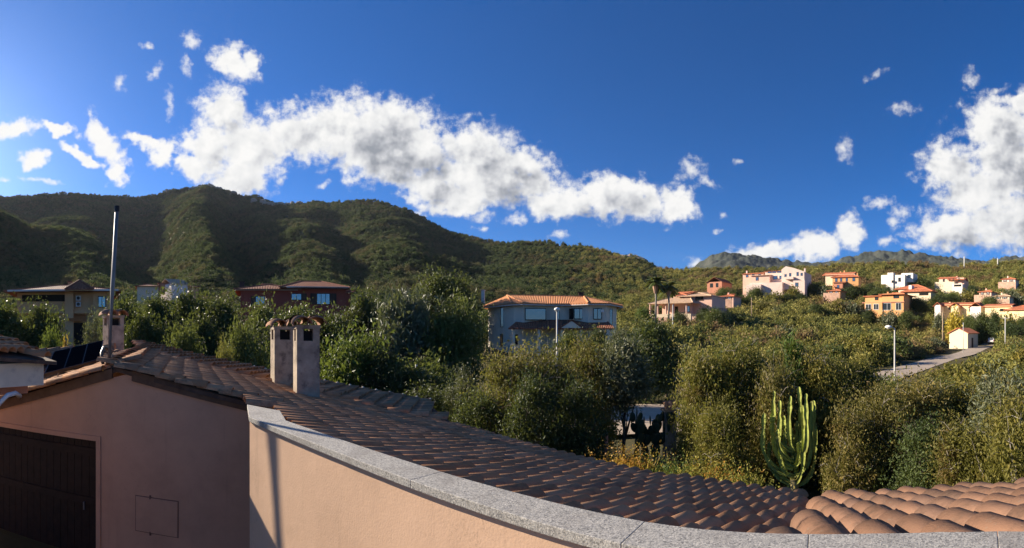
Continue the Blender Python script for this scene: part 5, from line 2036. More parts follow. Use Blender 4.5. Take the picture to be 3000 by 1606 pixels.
# right: wall of golden-brown trees beyond the roofs
G3 = 'golden-brown trees beyond the tiled roofs'
tree(2065, 1015, 190, 13.0, 'gold', 'golden-brown tree next to the gate pillar', group=G3)
tree(2170, 990, 220, 13.5, 'gold', 'golden-brown tree between the gate pillar and the cactus', group=G3)
tree(2270, 1045, 170, 12.5, 'rusty', 'dark rusty tree directly behind the candelabra cactus', group=G3)
tree(2330, 998, 95, 13.5, 'cane', 'clump of tall green canes above the candelabra cactus', 'cane_clump', 'canes')
tree(2400, 1020, 190, 13.5, 'gold', 'golden-brown tree beyond the candelabra cactus', group=G3)
tree(2500, 1045, 220, 14.0, 'gold', 'golden-brown tree below the tall street lamp', group=G3)
tree(2580, 1130, 220, 11.8, 'rusty', 'rusty tree above the valley of the two roofs', group=G3)
tree(2690, 1100, 260, 13.0, 'rusty', 'rusty tree below the bend of the lane', group=G3)
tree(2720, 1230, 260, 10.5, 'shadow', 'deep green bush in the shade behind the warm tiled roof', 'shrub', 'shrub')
tree(2820, 1110, 240, 14.0, 'gold', 'golden-brown tree below the parked car', group=G3)
tree(2830, 1230, 230, 9.6, 'gold', 'dense golden bush right behind the warm tiled roof', 'shrub', 'shrub')
tree(2940, 1090, 240, 11.5, 'grey', 'grey-green tree below the stone wall of the lane', group=G3)
tree(2985, 1150, 260, 9.0, 'gold', 'dense golden bush at the end of the warm tiled roof', 'shrub', 'shrub')
tree(2490, 1190, 180, 10.8, 'rusty', 'rusty bush between the cactus and the warm tiled roof', 'shrub', 'shrub')
tree(3090, 1080, 260, 11, 'gold', 'golden-brown tree past the end of the warm tiled roof', group=G3)
tree(2100, 1180, 170, 11.2, 'gold', 'golden bush in front of the trees beside the gate pillar', 'shrub', 'shrub')
# up the hill
tree(2798, 907, 62, 118, 'yellow', 'golden yellow tree in front of the yellow gabled house')
tree(2866, 972, 60, 126, 'mid', 'round green tree beside the beige hut')
tree(2925, 968, 80, 134, 'mid', 'round green tree over the parked car')
tree(2968, 945, 90, 112, 'dark', 'dark round tree before the yellow block house')


G4 = 'round trees among the hillside houses'
HILL = [(2075, 862, 60, 170, 'dark', 'brick-red house'), (2120, 842, 55, 186, 'mid', 'brick-red house, uphill side'), (2150, 850, 60, 178, 'dark', 'foot of the hilltop white villa'),
        (2185, 868, 70, 160, 'mid', 'terrace of the hilltop white villa'), (2262, 858, 70, 172, 'sunbush', 'middle of the hilltop white villa'), (2300, 862, 60, 176, 'dark', 'stepped gable of the hilltop villa'),
        (2345, 858, 50, 178, 'dark', 'shaded end of the hilltop villa'), (2385, 828, 60, 192, 'mid', 'gap between the white and beige villas'), (2425, 838, 60, 188, 'greybush', 'beige villa, sunny side'),
        (2500, 838, 80, 190, 'dark', 'beige villa, lower wall'), (2548, 830, 60, 192, 'dark', 'gap before the white modern house'), (2575, 846, 60, 178, 'mid', 'white modern house'),
        (2600, 838, 45, 186, 'dark', 'corner of the white modern house'), (2690, 872, 70, 146, 'dark', 'ochre villa, shaded side'), (2715, 842, 70, 180, 'mid', 'terraced pink house'),
        (2700, 815, 70, 205, 'mid', 'slope between the modern and the pink terraced house'), (2745, 862, 70, 160, 'dark', 'red-roofed house'), (2790, 858, 60, 165, 'mid', 'roof of the yellow gabled house'),
        (2835, 850, 60, 170, 'sunbush', 'slope above the yellow houses'), (2850, 835, 50, 185, 'dark', 'end of the pink terraced house'), (2900, 868, 70, 150, 'mid', 'slope above the yellow block house'),
        (2965, 850, 80, 160, 'greybush', 'roof end of the yellow block house'), (2500, 885, 60, 140, 'greybush', 'ochre villa, sunny side'), (2450, 880, 60, 140, 'rustbush', 'slope below the beige villa'),
        (2395, 890, 60, 135, 'dark', 'scrub under the beige villa'), (2240, 885, 60, 140, 'rustbush', 'slope below the hilltop white villa'), (2062, 900, 60, 103, 'dark', 'shaded side of the pink villa'), (2100, 905, 70, 100, 'mid', 'garden of the pink villa'),
        (1885, 898, 50, 106, 'bright', 'veranda of the pink villa'), (2880, 916, 66, 124, 'mid', 'front of the yellow block house'), (2918, 912, 62, 123, 'dark', 'dark garage opening of the yellow block house'),
        (2956, 922, 60, 122, 'sunbush', 'front wall of the yellow block house'), (2994, 926, 60, 122, 'mid', 'far front of the yellow block house'), (2752, 919, 40, 129, 'greybush', 'sunny gable of the yellow gabled house'), (2840, 921, 50, 128, 'mid', 'third gable of the yellow gabled house'),
        (2545, 908, 50, 132, 'dark', 'ground floor of the ochre villa, sunny end'), (2605, 911, 60, 131, 'greybush', 'ground floor of the ochre villa, glazed end'), (2650, 912, 50, 130, 'mid', 'shaded corner of the ochre villa'),
        (2215, 842, 60, 178, 'mid', 'pink wing of the hilltop white villa'), (2320, 840, 50, 180, 'sunbush', 'balcony of the hilltop villa'), (2630, 842, 50, 182, 'mid', 'front of the white modern house'), (1990, 915, 55, 98, 'dark', 'garden wall of the pink villa')]
for (px_, py_, w_, d_, k_, where) in HILL:
    nm = 'shrub' if 'bush' in k_ else 'tree'
    col_ = {'dark': 'dark green round', 'mid': 'green round', 'sunbush': 'yellow-green round', 'greybush': 'grey-green', 'rustbush': 'rusty brown', 'bright': 'bright green'}[k_]
    tree(px_, py_, w_, d_, k_, '%s %s by the %s' % (col_, nm, where), nm, nm, G4)

# palms
def palm(px, py_top, py_base, d, label):
    x, y = XY(px, d)
    z0, zt = hz(x, y) - 0.2, (YH - py_top) / F * d
    o = thing('palm_tree', label, 'palm', (x, y, z0), 'palms by the pink villa')
    m = MB()
    hh = zt - z0
    m.tube([(x, y, z0), (x + 0.15, y, z0 + hh * 0.5), (x, y, z0 + hh * 0.82)], [0.28, 0.2, 0.22], 8)
    m.build('trunk', 'pale_bark', o, smooth=True)
    sk = MB()
    sk.tube([(x, y, z0 + hh * 0.62), (x, y, z0 + hh * 0.76), (x, y, z0 + hh * 0.83)], [0.3, 0.75, 0.3], 9)
    sk.build('dead_skirt', 'stone_wall', o)
    r = random.Random(int(px))
    for i in range(34):
        a = r.uniform(0, 6.28)
        el = r.uniform(-0.5, 1.35)
        L = 2.9 * r.uniform(0.8, 1.1)
        f = MB()
        c = Vector((x, y, z0 + hh * 0.83))
        dirh = Vector((math.cos(a), math.sin(a), 0))
        side = Vector((-dirh.y, dirh.x, 0))
        prev = None
        for k in range(6):
            t = k / 5
            p = c + dirh * (L * t * math.cos(el * (1 - 0.4 * t))) + Vector((0, 0, L * t * math.sin(el) - 0.55 * L * t * t))
            w_ = 0.62 * math.sin(math.pi * (0.15 + 0.8 * t)) + 0.02
            cur = (p - side * w_ - Vector((0, 0, w_ * 0.4)), p, p + side * w_ - Vector((0, 0, w_ * 0.4)))
            if prev:
                f.face([prev[0], prev[1], cur[1], cur[0]])
                f.face([prev[1], prev[2], cur[2], cur[1]])
            prev = cur
        f.build('frond', 'leaf_palm', o, fix=False)


palm(1920, 795, 925, 104, 'taller fan palm with a dead brown skirt before the pink villa')
palm(1958, 815, 925, 106, 'shorter fan palm standing at the veranda of the pink villa')

# candelabra cactus
ECX, ECY = XY(2318, 11.0)
EZ = hz(ECX, ECY)
euph = thing('candelabra_cactus', 'tall branching green candelabra cactus with upright ribbed arms beyond the roof eave', 'cactus', (ECX, ECY, EZ))
plain('cactus_green', (0.31, 0.34, 0.075), 0.7, 0.35, 7, 0.4, 20, spec=0.15, stain=(0.16, 0.13, 0.05), stain_amt=0.6, stain_scale=4)
plain('cactus_bark', (0.33, 0.27, 0.12), 0.9, 0.25, 6, 0.4, 25)


def ribbed(pts, rad, name, mat, parent, ribs=4):
    m = MB()
    pts = [Vector(p) for p in pts]
    n = ribs * 2
    for k, p in enumerate(pts):
        t = (pts[min(k + 1, len(pts) - 1)] - pts[max(k - 1, 0)]).normalized()
        a = t.cross(Vector((0.3, 1, 0.1))).normalized()
        b = t.cross(a)
        for j in range(n):
            rr = rad[k] * (1.0 if j % 2 == 0 else 0.42)
            ph = 2 * math.pi * j / n + 0.4
            m.v.append(tuple(p + (a * math.cos(ph) + b * math.sin(ph)) * rr))
    for k in range(len(pts) - 1):
        for j in range(n):
            j2 = (j + 1) % n
            m.f.append((k * n + j, k * n + j2, (k + 1) * n + j2, (k + 1) * n + j))
    m.f.append(tuple(range((len(pts) - 1) * n, len(pts) * n)))
    return m.build(name, mat, parent)


def epx(px, py, dd=11.0):
    return P(px, py, dd)


MB().tube([Vector((ECX, ECY, EZ - 0.2)), epx(2326, 1460), epx(2328, 1405)], [0.15, 0.12, 0.10], 9).build('trunk', 'cactus_bark', euph, smooth=True)
rr = random.Random(12)
ARMS = [(2236, 1215, 1372), (2252, 1300, 1395), (2266, 1150, 1350), (2284, 1178, 1380), (2281, 1262, 1330), (2300, 1222, 1345), (2312, 1165, 1300), (2322, 1262, 1335),
        (2334, 1238, 1390), (2346, 1138, 1310), (2354, 1192, 1395), (2364, 1158, 1340), (2376, 1180, 1372), (2388, 1178, 1405), (2262, 1215, 1300), (2297, 1300, 1410), (2368, 1262, 1320), (2340, 1300, 1350)]
for i, (ax_, ay_, ry) in enumerate(ARMS):
    dd = 11.0 + rr.uniform(-0.35, 0.35)
    spread = ax_ - 2326
    root = epx(2327 + rr.uniform(-3, 3), ry + 22)
    c1_ = epx(2326 + spread * 0.75, ry + 14, 11 + (dd - 11) * 0.5)
    c2_ = epx(ax_ + spread * 0.10, ry - abs(spread) * 0.35 - 12, dd)
    elb = epx(ax_, (ry + ay_) / 2 - 10, dd)
    tip = epx(ax_ + rr.uniform(-5, 5), ay_, dd)
    pts = []
    for k in range(10):
        t = k / 9
        pts.append(root * (1 - t) ** 3 + c1_ * 3 * t * (1 - t) ** 2 + c2_ * 3 * t * t * (1 - t) + elb * t ** 3)
    for k in range(1, 8):
        pts.append(elb.lerp(tip, k / 7) + Vector((rr.uniform(-.012, .012), rr.uniform(-.01, .01), 0)))
    pts.append(pts[-1] + Vector((0, 0, 0.035)))
    n_ = len(pts)
    seg = []
    for k in range(n_):
        joint = abs(math.sin((k / n_) * math.pi * 3.1 + i * 0.7))
        seg.append((0.034 + 0.036 * joint) * (0.75 + 0.35 * math.sin(math.pi * (0.15 + 0.75 * k / n_))))
    seg[-2], seg[-1] = min(seg[-2], 0.05), 0.02
    ribbed(pts, seg, 'arm', 'cactus_green', euph)

# prickly pear in front of the gate pillar
ox, oy = XY(1895, 14.0)
oz = hz(ox, oy)
pear = thing('prickly_pear', 'dark prickly pear cactus with oval pads in front of the sunlit paving', 'cactus', (ox, oy, oz))
plain('pear_green', (0.045, 0.065, 0.03), 0.6, 0.25, 6)
bmx = bmesh.new()
bmesh.ops.create_uvsphere(bmx, u_segments=10, v_segments=7, radius=0.5)
for v in bmx.verts:
    v.co.x *= 0.62
    v.co.y *= 0.12
    v.co.z = v.co.z + 0.5
padme = bpy.data.meshes.new('pad')
bmx.to_mesh(padme)
bmx.free()
padme.polygons.foreach_set('use_smooth', [True] * len(padme.polygons))
padme.materials.append(MATS['pear_green'])
rp = random.Random(5)


def pads(pos, depth, tilt, yaw, sz):
    M = Matrix.Translation(pos) @ Matrix.Rotation(yaw, 4, 'Z') @ Matrix.Rotation(tilt, 4, 'Y') @ Matrix.Scale(sz, 4)
    link('pad', padme, None, pear, M)
    if depth == 0:
        return
    for s_ in range(rp.choice((1, 2, 2)) if depth > 2 else rp.choice((1, 1, 2))):
        tp = M @ Vector((rp.uniform(-0.2, 0.2), 0, 0.93))
        pads(tp, depth - 1, tilt * 0.4 + rp.uniform(-0.5, 0.5), yaw + rp.uniform(-0.9, 0.9), sz * rp.uniform(0.80, 0.95))


for i in range(3):
    xx, yy = XY(1862 + i * 28, 14.0 + rp.uniform(-0.5, 0.5))
    pads(Vector((xx, yy, oz)), 4, rp.uniform(-0.18, 0.18), rp.uniform(-0.6, 0.6), 0.52)


# tall dry weeds between eave and trees
def weed(px, d, py_top, wpx, mat, label, seed, n=700):
    x, y = XY(px, d)
    z = hz(x, y)
    H_ = (YH - py_top) / F * d - z
    W_ = wpx * d / F
    r = np.random.default_rng(seed)
    base = r.normal(size=(n, 2)) * W_ * 0.22
    lean = r.normal(size=(n, 2)) * 0.20 * H_
    hh = H_ * (0.45 + 0.55 * r.random(n))
    ang = r.random(n) * math.pi
    wd = 0.012 + 0.012 * r.random(n)
    V = []
    for t, k in ((0, 1.0), (0.5, 0.9), (0.8, 0.6)):
        cx, cy, cz = base[:, 0] + lean[:, 0] * t * t, base[:, 1] + lean[:, 1] * t * t, hh * t
        V.append(np.stack([cx - np.cos(ang) * wd * k, cy - np.sin(ang) * wd * k, cz], -1))
        V.append(np.stack([cx + np.cos(ang) * wd * k, cy + np.sin(ang) * wd * k, cz], -1))
    V.append(np.stack([base[:, 0] + lean[:, 0], base[:, 1] + lean[:, 1], hh], -1))
    v = np.stack(V, 1)
    i0 = np.arange(n)[:, None] * 7
    f = np.concatenate([i0 + np.array([[0, 1, 3, 2]]), i0 + np.array([[2, 3, 5, 4]]), i0 + np.array([[4, 5, 6, 6]])])
    f3 = f[2 * n:, :3]
    # leaflets along the stems
    m_ = n * 9
    k = r.integers(0, n, m_)
    t = 0.35 + 0.65 * r.random(m_)
    pos = np.stack([base[k, 0] + lean[k, 0] * t * t, base[k, 1] + lean[k, 1] * t * t, hh[k] * t], -1) + r.normal(size=(m_, 3)) * 0.03
    a_ = r.normal(size=(m_, 3)) * 0.015
    b_ = r.normal(size=(m_, 3)) * 0.009
    lv = np.stack([pos - a_, pos + b_, pos + a_, pos - b_], 1).reshape(-1, 3)
    lf = np.arange(4 * m_).reshape(m_, 4) + 7 * n
    me = np_mesh('weed_clump', np.concatenate([v.reshape(-1, 3), lv]), np.concatenate([f[:2 * n], lf]))
    me.materials.append(MATS[mat])
    o = link('weed_clump', me)
    o.location = (x, y, z)
    return tag(o, label, 'weeds', 'dry weeds beyond the roof eave')


weed(1840, 10.5, 1295, 120, 'leaf_orange', 'tall orange dry weed clump beyond the roof eave', 1, 900)
weed(1812, 9.8, 1350, 90, 'leaf_orange', 'low orange dry weed clump hugging the eave', 2)
weed(1900, 11.2, 1330, 80, 'leaf_grey', 'grey dry weed clump beside the orange one', 3)
weed(1960, 9.8, 1330, 120, 'leaf_bright', 'green grass clump before the gate pillar', 4)
weed(2030, 9.6, 1325, 110, 'leaf_weed', 'yellow-green weed clump before the gate pillar', 5)
weed(2095, 9.3, 1345, 100, 'leaf_orange', 'orange-tipped weed clump nearer the cactus', 6)
weed(2150, 9.2, 1350, 120, 'leaf_weed', 'yellow weed clump between gate pillar and cactus', 7)
weed(2180, 9.4, 1385, 90, 'leaf_weed', 'yellow weed clump at the foot of the candelabra cactus', 8)

# bare pinkish rocks near the end of the ridge
def rocks(name, label, px0, px1, d, n, smin, smax, mat, seed):
    r = random.Random(seed)
    bm = bmesh.new()
    c = XY((px0 + px1) / 2, d)
    for i in range(n):
        x, y = XY(r.uniform(px0, px1), d + r.uniform(-10, 14))
        s = r.uniform(smin, smax)
        M = Matrix.Translation((x, y, hz(x, y) + s * 0.15)) @ Matrix.Rotation(r.uniform(0, 6), 4, 'Z') @ Matrix.Diagonal((s, s * r.uniform(0.6, 1), s * r.uniform(0.5, 0.9), 1))
        g = bmesh.ops.create_icosphere(bm, subdivisions=2, radius=1.0, matrix=M)
        for v in g['verts']:
            k = math.sin(v.co.x * 1.7 + i) * math.cos(v.co.y * 1.3 - i) * 0.14 + r.uniform(-0.07, 0.07)
            v.co += (v.co - M.translation) * k
    me = bpy.data.meshes.new(name)
    bm.to_mesh(me)
    bm.free()
    return tag(link(name, me, mat), label, 'rock')


plain('rock_pink', (0.40, 0.29, 0.21), 1.0, 0.25, 0.3, stain=(0.18, 0.15, 0.12), stain_amt=0.7, stain_scale=0.25)
rocks('rock_outcrop', 'bare pinkish rock outcrop at the end of the nearer ridge', 1822, 1888, 392, 34, 2.5, 5.5, 'rock_pink', 3)
rocks('rock_outcrop', 'grey rock teeth on the summit of the big mountain', 560, 700, 868, 40, 3, 7, 'chimney_render', 4)
rocks('rock_outcrop', 'grey crags on the saddle beside the mountain summit', 740, 960, 800, 44, 3, 7, 'chimney_render', 5)

# ---- individual shrubs over the near slope, then the far scrub as one mass
KEEP = [(2520, 2665, 855, 922), (2735, 3000, 880, 935), (2768, 2866, 955, 1026), (2600, 2635, 950, 1140), (1895, 2095, 845, 942), (2880, 2940, 992, 1030)]
ROADPX = [(1780, 24.5), (1950, 25.0), (2130, 27.0), (2300, 31), (2480, 39), (2600, 47), (2700, 60), (2780, 76), (2850, 97), (2893, 118), (2915, 130)]
ROAD = [Vector(XY(*p)) for p in ROADPX]


def road_dist(x, y):
    q = Vector((x, y))
    best = 1e9
    for a, b in zip(ROAD[:-1], ROAD[1:]):
        t = max(0, min(1, (q - a).dot(b - a) / (b - a).length_squared))
        best = min(best, (q - a.lerp(b, t)).length)
    return best


def hides(px, wpx, ytop, ybot, d):
    for (a, b, c, e, hd) in HOUSES:
        if d < hd - 0.5 and px + wpx / 2 > a and px - wpx / 2 < b and ytop < e - 6 and ybot > c:
            return True
        if hd - 2 <= d < hd + 14 and a - 6 < px < b + 6:
            return True
    # lane and lamp stay in view
    if d < 115 and 2640 < px + wpx * .3 and px - wpx * .3 < 2915:
        lane = np.interp(px, [2640, 2760, 2830, 2900], [1092, 1062, 1045, 1020])
        if ytop < lane + 8 and d < np.interp(px, [2640, 2780, 2850, 2893, 2950], [50, 76, 97, 118, 125]) and ybot > lane:
            return True
    return False


SHKIND = ['bush', 'sunbush', 'greybush', 'sunbush', 'bush', 'rustbush']
SHLAB = {'bush': 'mid-green', 'sunbush': 'yellow-green', 'greybush': 'grey-green', 'rustbush': 'rusty brown'}
rs = random.Random(77)
cnt = 0
tries = 0
while cnt < 190 and tries < 6000:
    tries += 1
    d = 22 + 118 * rs.random() ** 0.8
    px = rs.uniform(1985, 3050)
    x, y = XY(px, d)
    if road_dist(x, y) < 4.2:
        continue
    k = rs.choice(SHKIND)
    w_ = rs.uniform(2.2, 4.6) * (0.8 if d < 40 else 1.0)
    h_ = w_ * rs.uniform(0.55, 0.85)
    z = hz(x, y)
    yt, yb = YH - F * (z + h_) / d, YH - F * z / d
    if hides(px, w_ * F / d, yt, yb, d):
        continue
    zone = 'below the pink villa' if px < 2210 else 'below the hilltop white villa' if px < 2430 else 'below the ochre villa' if px < 2690 else 'around the lane and the beige hut'
    dep = 'on the valley floor' if d < 50 else 'on the lower slope' if d < 85 else 'on the upper slope'
    sz = 'small' if w_ < 2.9 else 'broad'
    lab = '%s %s shrub %s %s' % (sz, SHLAB[k], dep, zone)
    tree(px, yt, w_ * F / d, d, k, lab, 'shrub', 'shrub', lab + ' set')
    cnt += 1


def scatter_object(name, pts, srcs, label):
    """one mass of far shrubs: points carrying size, turn and kind, shrubs instanced on them"""
    me = bpy.data.meshes.new(name)
    A = np.array(pts)
    me.vertices.add(len(A))
    me.vertices.foreach_set('co', A[:, :3].astype(np.float32).ravel())
    for nm, col in (('size', 3), ('turn', 4), ('flat', 5)):
        at = me.attributes.new(nm, 'FLOAT', 'POINT')
        at.data.foreach_set('value', A[:, col].astype(np.float32))
    at = me.attributes.new('which', 'INT', 'POINT')
    at.data.foreach_set('value', A[:, 6].astype(np.int32))
    o = link(name, me)
    tag(o, label, kind='stuff')
    g = bpy.data.node_groups.new(name, 'GeometryNodeTree')
    g.interface.new_socket('Geometry', in_out='INPUT', socket_type='NodeSocketGeometry')
    g.interface.new_socket('Geometry', in_out='OUTPUT', socket_type='NodeSocketGeometry')
    N = g.nodes
    gi, go = N.new('NodeGroupInput'), N.new('NodeGroupOutput')
    jn = N.new('GeometryNodeJoinGeometry')
    for s_ in reversed(srcs):
        oi = N.new('GeometryNodeObjectInfo')
        oi.inputs['Object'].default_value = s_
        oi.inputs['As Instance'].default_value = True
        g.links.new(oi.outputs['Geometry'], jn.inputs[0])

    def attr(nm, typ):
        a = N.new('GeometryNodeInputNamedAttribute')
        a.data_type = typ
        a.inputs['Name'].default_value = nm
        return a.outputs['Attribute']
    io = N.new('GeometryNodeInstanceOnPoints')
    g.links.new(gi.outputs[0], io.inputs['Points'])
    g.links.new(jn.outputs[0], io.inputs['Instance'])
    io.inputs['Pick Instance'].default_value = True
    g.links.new(attr('which', 'INT'), io.inputs['Instance Index'])
    cr = N.new('ShaderNodeCombineXYZ')
    g.links.new(attr('turn', 'FLOAT'), cr.inputs[2])
    g.links.new(cr.outputs[0], io.inputs['Rotation'])
    cs = N.new('ShaderNodeCombineXYZ')
    sz = attr('size', 'FLOAT')
    mu = N.new('ShaderNodeMath')
    mu.operation = 'MULTIPLY'
    g.links.new(sz, mu.inputs[0])
    g.links.new(attr('flat', 'FLOAT'), mu.inputs[1])
    g.links.new(sz, cs.inputs[0])
    g.links.new(sz, cs.inputs[1])
    g.links.new(mu.outputs[0], cs.inputs[2])
    g.links.new(cs.outputs[0], io.inputs['Scale'])
    g.links.new(io.outputs[0], go.inputs[0])
    md = o.modifiers.new('scatter', 'NODES')
    md.node_group = g
    return o


# the shrubs that are multiplied are real shrubs standing at the foot of the slope
SRC = {}
for key, mat in (('scrub', 'scrub'), ('sunny', 'scrub_sunny')):
    SRC[key] = []
    for i in range(3):
        lo = crown_lobes(300 + i, 8, 1.0, 0.8, 0.0, rmin=0.22, rmax=0.36)
        me = leaves('scrub_' + key, lo, 420, 0.10, mat, 400 + i, 1.5, shell=0.75)
        o = link('maquis_shrub', me)
        px_, d_ = (1040 + i * 45, 98 + i * 5) if key == 'scrub' else (2440 + i * 60, 128 + i * 4)
        x, y = XY(px_, d_)
        o.location = (x, y, hz(x, y) - 0.1)
        o.scale = (3, 3, 3)
        tag(o, 'round maquis shrub at the foot of the mountain behind the red house' if key == 'scrub' else 'sunlit maquis shrub on the slope before the ochre villa', 'shrub', 'maquis shrubs ' + key)
        SRC[key].append(o)

rg = np.random.default_rng(99)
pts = {'scrub': [], 'sunny': []}
N_ = 230000
dd = np.sqrt(rg.random(N_) * (960 ** 2 - 70 ** 2) + 70 ** 2)
pp = rg.uniform(-420, 3420, N_)
XX, YY = dd * np.sin((pp - CX) / F), dd * np.cos((pp - CX) / F)
ZZ = height(XX, YY)
DD = np.interp(pp, CREST[:, 0], CREST[:, 2])
cover = fbm(XX / 40., YY / 40., 3)
dens = 0.30 + 0.8 * cover
keepm = (dd < DD + 25) & (rg.random(N_) < np.clip(0.62 + dens, 0.25, 1) * np.interp(dd, [70, 200, 600, 960], [1.0, 1.0, 0.85, 0.7]))
for x, y, z, d, px, D_ in zip(XX[keepm], YY[keepm], ZZ[keepm], dd[keepm], pp[keepm], DD[keepm]):
    w_ = rg.uniform(1.6, 3.9) * (1.0 + 0.25 * (rg.random() > 0.93)) if d > 150 else rg.uniform(1.5, 3.6)
    fl = rg.uniform(0.8, 1.25)
    if d < 215:
        ht = w_ * 0.8 * fl
        if hides(px, w_ * F / d, YH - F * (z + ht) / d, YH - F * z / d, d):
            continue
    if d < 135 and px > 1700 and road_dist(x, y) < 5:
        continue
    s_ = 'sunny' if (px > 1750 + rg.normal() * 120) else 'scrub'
    pts[s_].append((x, y, z - 0.25, w_, rg.random() * 6.28, fl, rg.integers(0, 3)))
# extra ground cover in the valley scrub
for _ in range(2600):
    px, d = rg.uniform(1960, 3200), 40 + 110 * rg.random() ** 0.7
    x, y = XY(px, d)
    z = hz(x, y)
    w_ = rg.uniform(1.2, 2.8)
    if road_dist(x, y) < 4.0 or hides(px, w_ * F / d, YH - F * (z + w_ * .8) / d, YH - F * z / d, d):
        continue
    pts['sunny'].append((x, y, z - 0.15, w_, rg.random() * 6.28, rg.uniform(0.7, 1.1), rg.integers(0, 3)))
print('SCRUB', len(pts['scrub']), len(pts['sunny']))
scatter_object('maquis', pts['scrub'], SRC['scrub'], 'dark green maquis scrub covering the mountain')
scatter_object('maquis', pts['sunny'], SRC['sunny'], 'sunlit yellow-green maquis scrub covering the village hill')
HAZE = 0.00004

# ------------------------------------------------------------------ lane, yard, lamps, car, gate pillar
def ribbon(name, pts, width, mat, lift=0.03, sub=6):
    P2 = []
    for a, b in zip(pts[:-1], pts[1:]):
        for k in range(sub):
            P2.append(Vector(a).lerp(Vector(b), k / sub))
    P2.append(Vector(pts[-1]))
    # smooth
    for _ in range(6):
        P2 = [P2[0]] + [(P2[i - 1] + P2[i] * 2 + P2[i + 1]) / 4 for i in range(1, len(P2) - 1)] + [P2[-1]]
    m = MB()
    rows = []
    for i, p in enumerate(P2):
        t = (P2[min(i + 1, len(P2) - 1)] - P2[max(i - 1, 0)]).normalized()
        n = Vector((-t.y, t.x))
        row = []
        zc = max(hz(p.x + n.x * s, p.y + n.y * s) for s in (-width / 2, 0, width / 2))
        for s in (-0.5, -0.25, 0, 0.25, 0.5):
            q = p + n * s * width
            row.append(len(m.v))
            m.v.append((q.x, q.y, zc + lift))
        rows.append(row)
    for r0, r1 in zip(rows[:-1], rows[1:]):
        for k in range(4):
            m.f.append((r0[k], r0[k + 1], r1[k + 1], r1[k]))
    me = m.mesh(name, True)
    return tag(link(name, me, mat), kind='structure'), P2


ribbon('road', ROAD, 4.2, 'asphalt', 0.05)
ribbon('road', [XY(1700, 23.5), XY(1800, 23.8), XY(1900, 24.3), XY(2010, 24.5)], 8.0, 'paving', 0.09)
ribbon('path', [XY(2672, 141), XY(2712, 136), XY(2760, 130), XY(2790, 124)], 3.0, 'paving', 0.2)


def street_lamp(px, py_top, d, label, arm=-0.55, lean=0.0):
    x, y = XY(px, d)
    z0, z1 = hz(x, y), (YH - py_top) / F * d
    o = thing('street_lamp', label, 'street lamp', (x, y, z0), 'street lamps along the lane')
    top = Vector((x, y, z1 - 0.12)) + Vector((lean, 0, 0))
    side = dirv((px - CX) / F * 57.2958 + 90)
    MB().tube([(x, y, z0 - 0.2), (x, y, z0 + 1.0), tuple(top)], [0.085, 0.075, 0.05], 10).build('pole', 'lamp_pole', o, smooth=True)
    if arm:
        a = top + side * arm
        MB().tube([top, top + side * arm * 0.5 + Vector((0, 0, 0.1)), a + Vector((0, 0, 0.13))], 0.03, 8).build('arm', 'lamp_pole', o)
        h = a + Vector((0, 0, 0.1))
    else:
        h = top + Vector((0, 0, 0.02))
    m = MB()
    s_ = 0.30 if arm else 0.20
    for (zz, r) in ((0, 0.75), (0.10, 1.0), (0.2, 0.6)):
        pass
    m.tube([h + Vector((0, 0, -0.08)), h, h + Vector((0, 0, 0.09)), h + Vector((0, 0, 0.16))], [s_ * 0.55, s_, s_ * 0.85, s_ * 0.2], 14)
    hd = m.build('lamp_head', 'white_paint', o, smooth=True)
    MB().tube([h + Vector((0, 0, -0.11)), h + Vector((0, 0, -0.081))], s_ * 0.5, 12).build('diffuser', 'frame_white', hd)
    return o


plain('lamp_pole', (0.46, 0.45, 0.42), 0.6, 0.12, 4, metal=0.0)
plain('wood_pole', (0.30, 0.22, 0.14), 0.9, 0.2, 4)
plain('car_white', (0.75, 0.75, 0.74), 0.25, 0.02, 2, spec=0.5)
plain('lamp_red', (0.35, 0.01, 0.01), 0.3)
plain('tarp_green', (0.03, 0.10, 0.065), 0.7, 0.15, 2)
street_lamp(1632, 903, 31, 'round-headed street lamp standing before the white villa porch', 0)
street_lamp(2621, 958, 38.5, 'tall street lamp with side arm by the bend of the lane', -0.5, -0.0)


def pole(px, py_top, d, r, label, name='utility_pole', mat='wood_pole', cross=True):
    x, y = XY(px, d)
    z0, z1 = hz(x, y), (YH - py_top) / F * d
    o = thing(name, label, 'pole', (x, y, z0), 'utility poles on the hillside')
    MB().tube([(x, y, z0 - 0.3), (x, y, z1)], [r * 1.2, r], 8).build('post', mat, o, smooth=True)
    if cross:
        s_ = dirv((px - CX) / F * 57.2958 + 80) * 0.7
        MB().tube([Vector((x, y, z1 - 0.3)) - s_, Vector((x, y, z1 - 0.3)) + s_], 0.05, 6).build('crossarm', mat, o)
    return o


pole(2762, 915, 98, 0.13, 'wooden utility pole rising beside the beige hut')
pole(2945, 928, 92, 0.09, 'pale lamp pole over the trees behind the parked car', mat='lamp_pole')
pole(2822, 945, 90, 0.06, 'thin metal pole in front of the beige hut', mat='lamp_pole', cross=False)
pole(1971, 893, 80, 0.09, 'thin pole in front of the pink villa garden', mat='lamp_pole', cross=False)
pole(2202, 872, 125, 0.12, 'wooden pole in the scrub below the hilltop villa')
pole(2825, 752, 300, 0.35, 'slim mast on the skyline above the pink terraced house', mat='lamp_pole', cross=False)
pole(2923, 757, 300, 0.35, 'slim mast on the skyline above the yellow block house', mat='lamp_pole', cross=False)
pole(1220, 1068, 22, 0.05, 'short pale post below the clipped hedge', 'marker_post', 'lamp_pole', False)
pole(1776, 1268, 12.5, 0.05, 'short rusty post beside the dry weeds', 'marker_post', 'wall_brick', False)

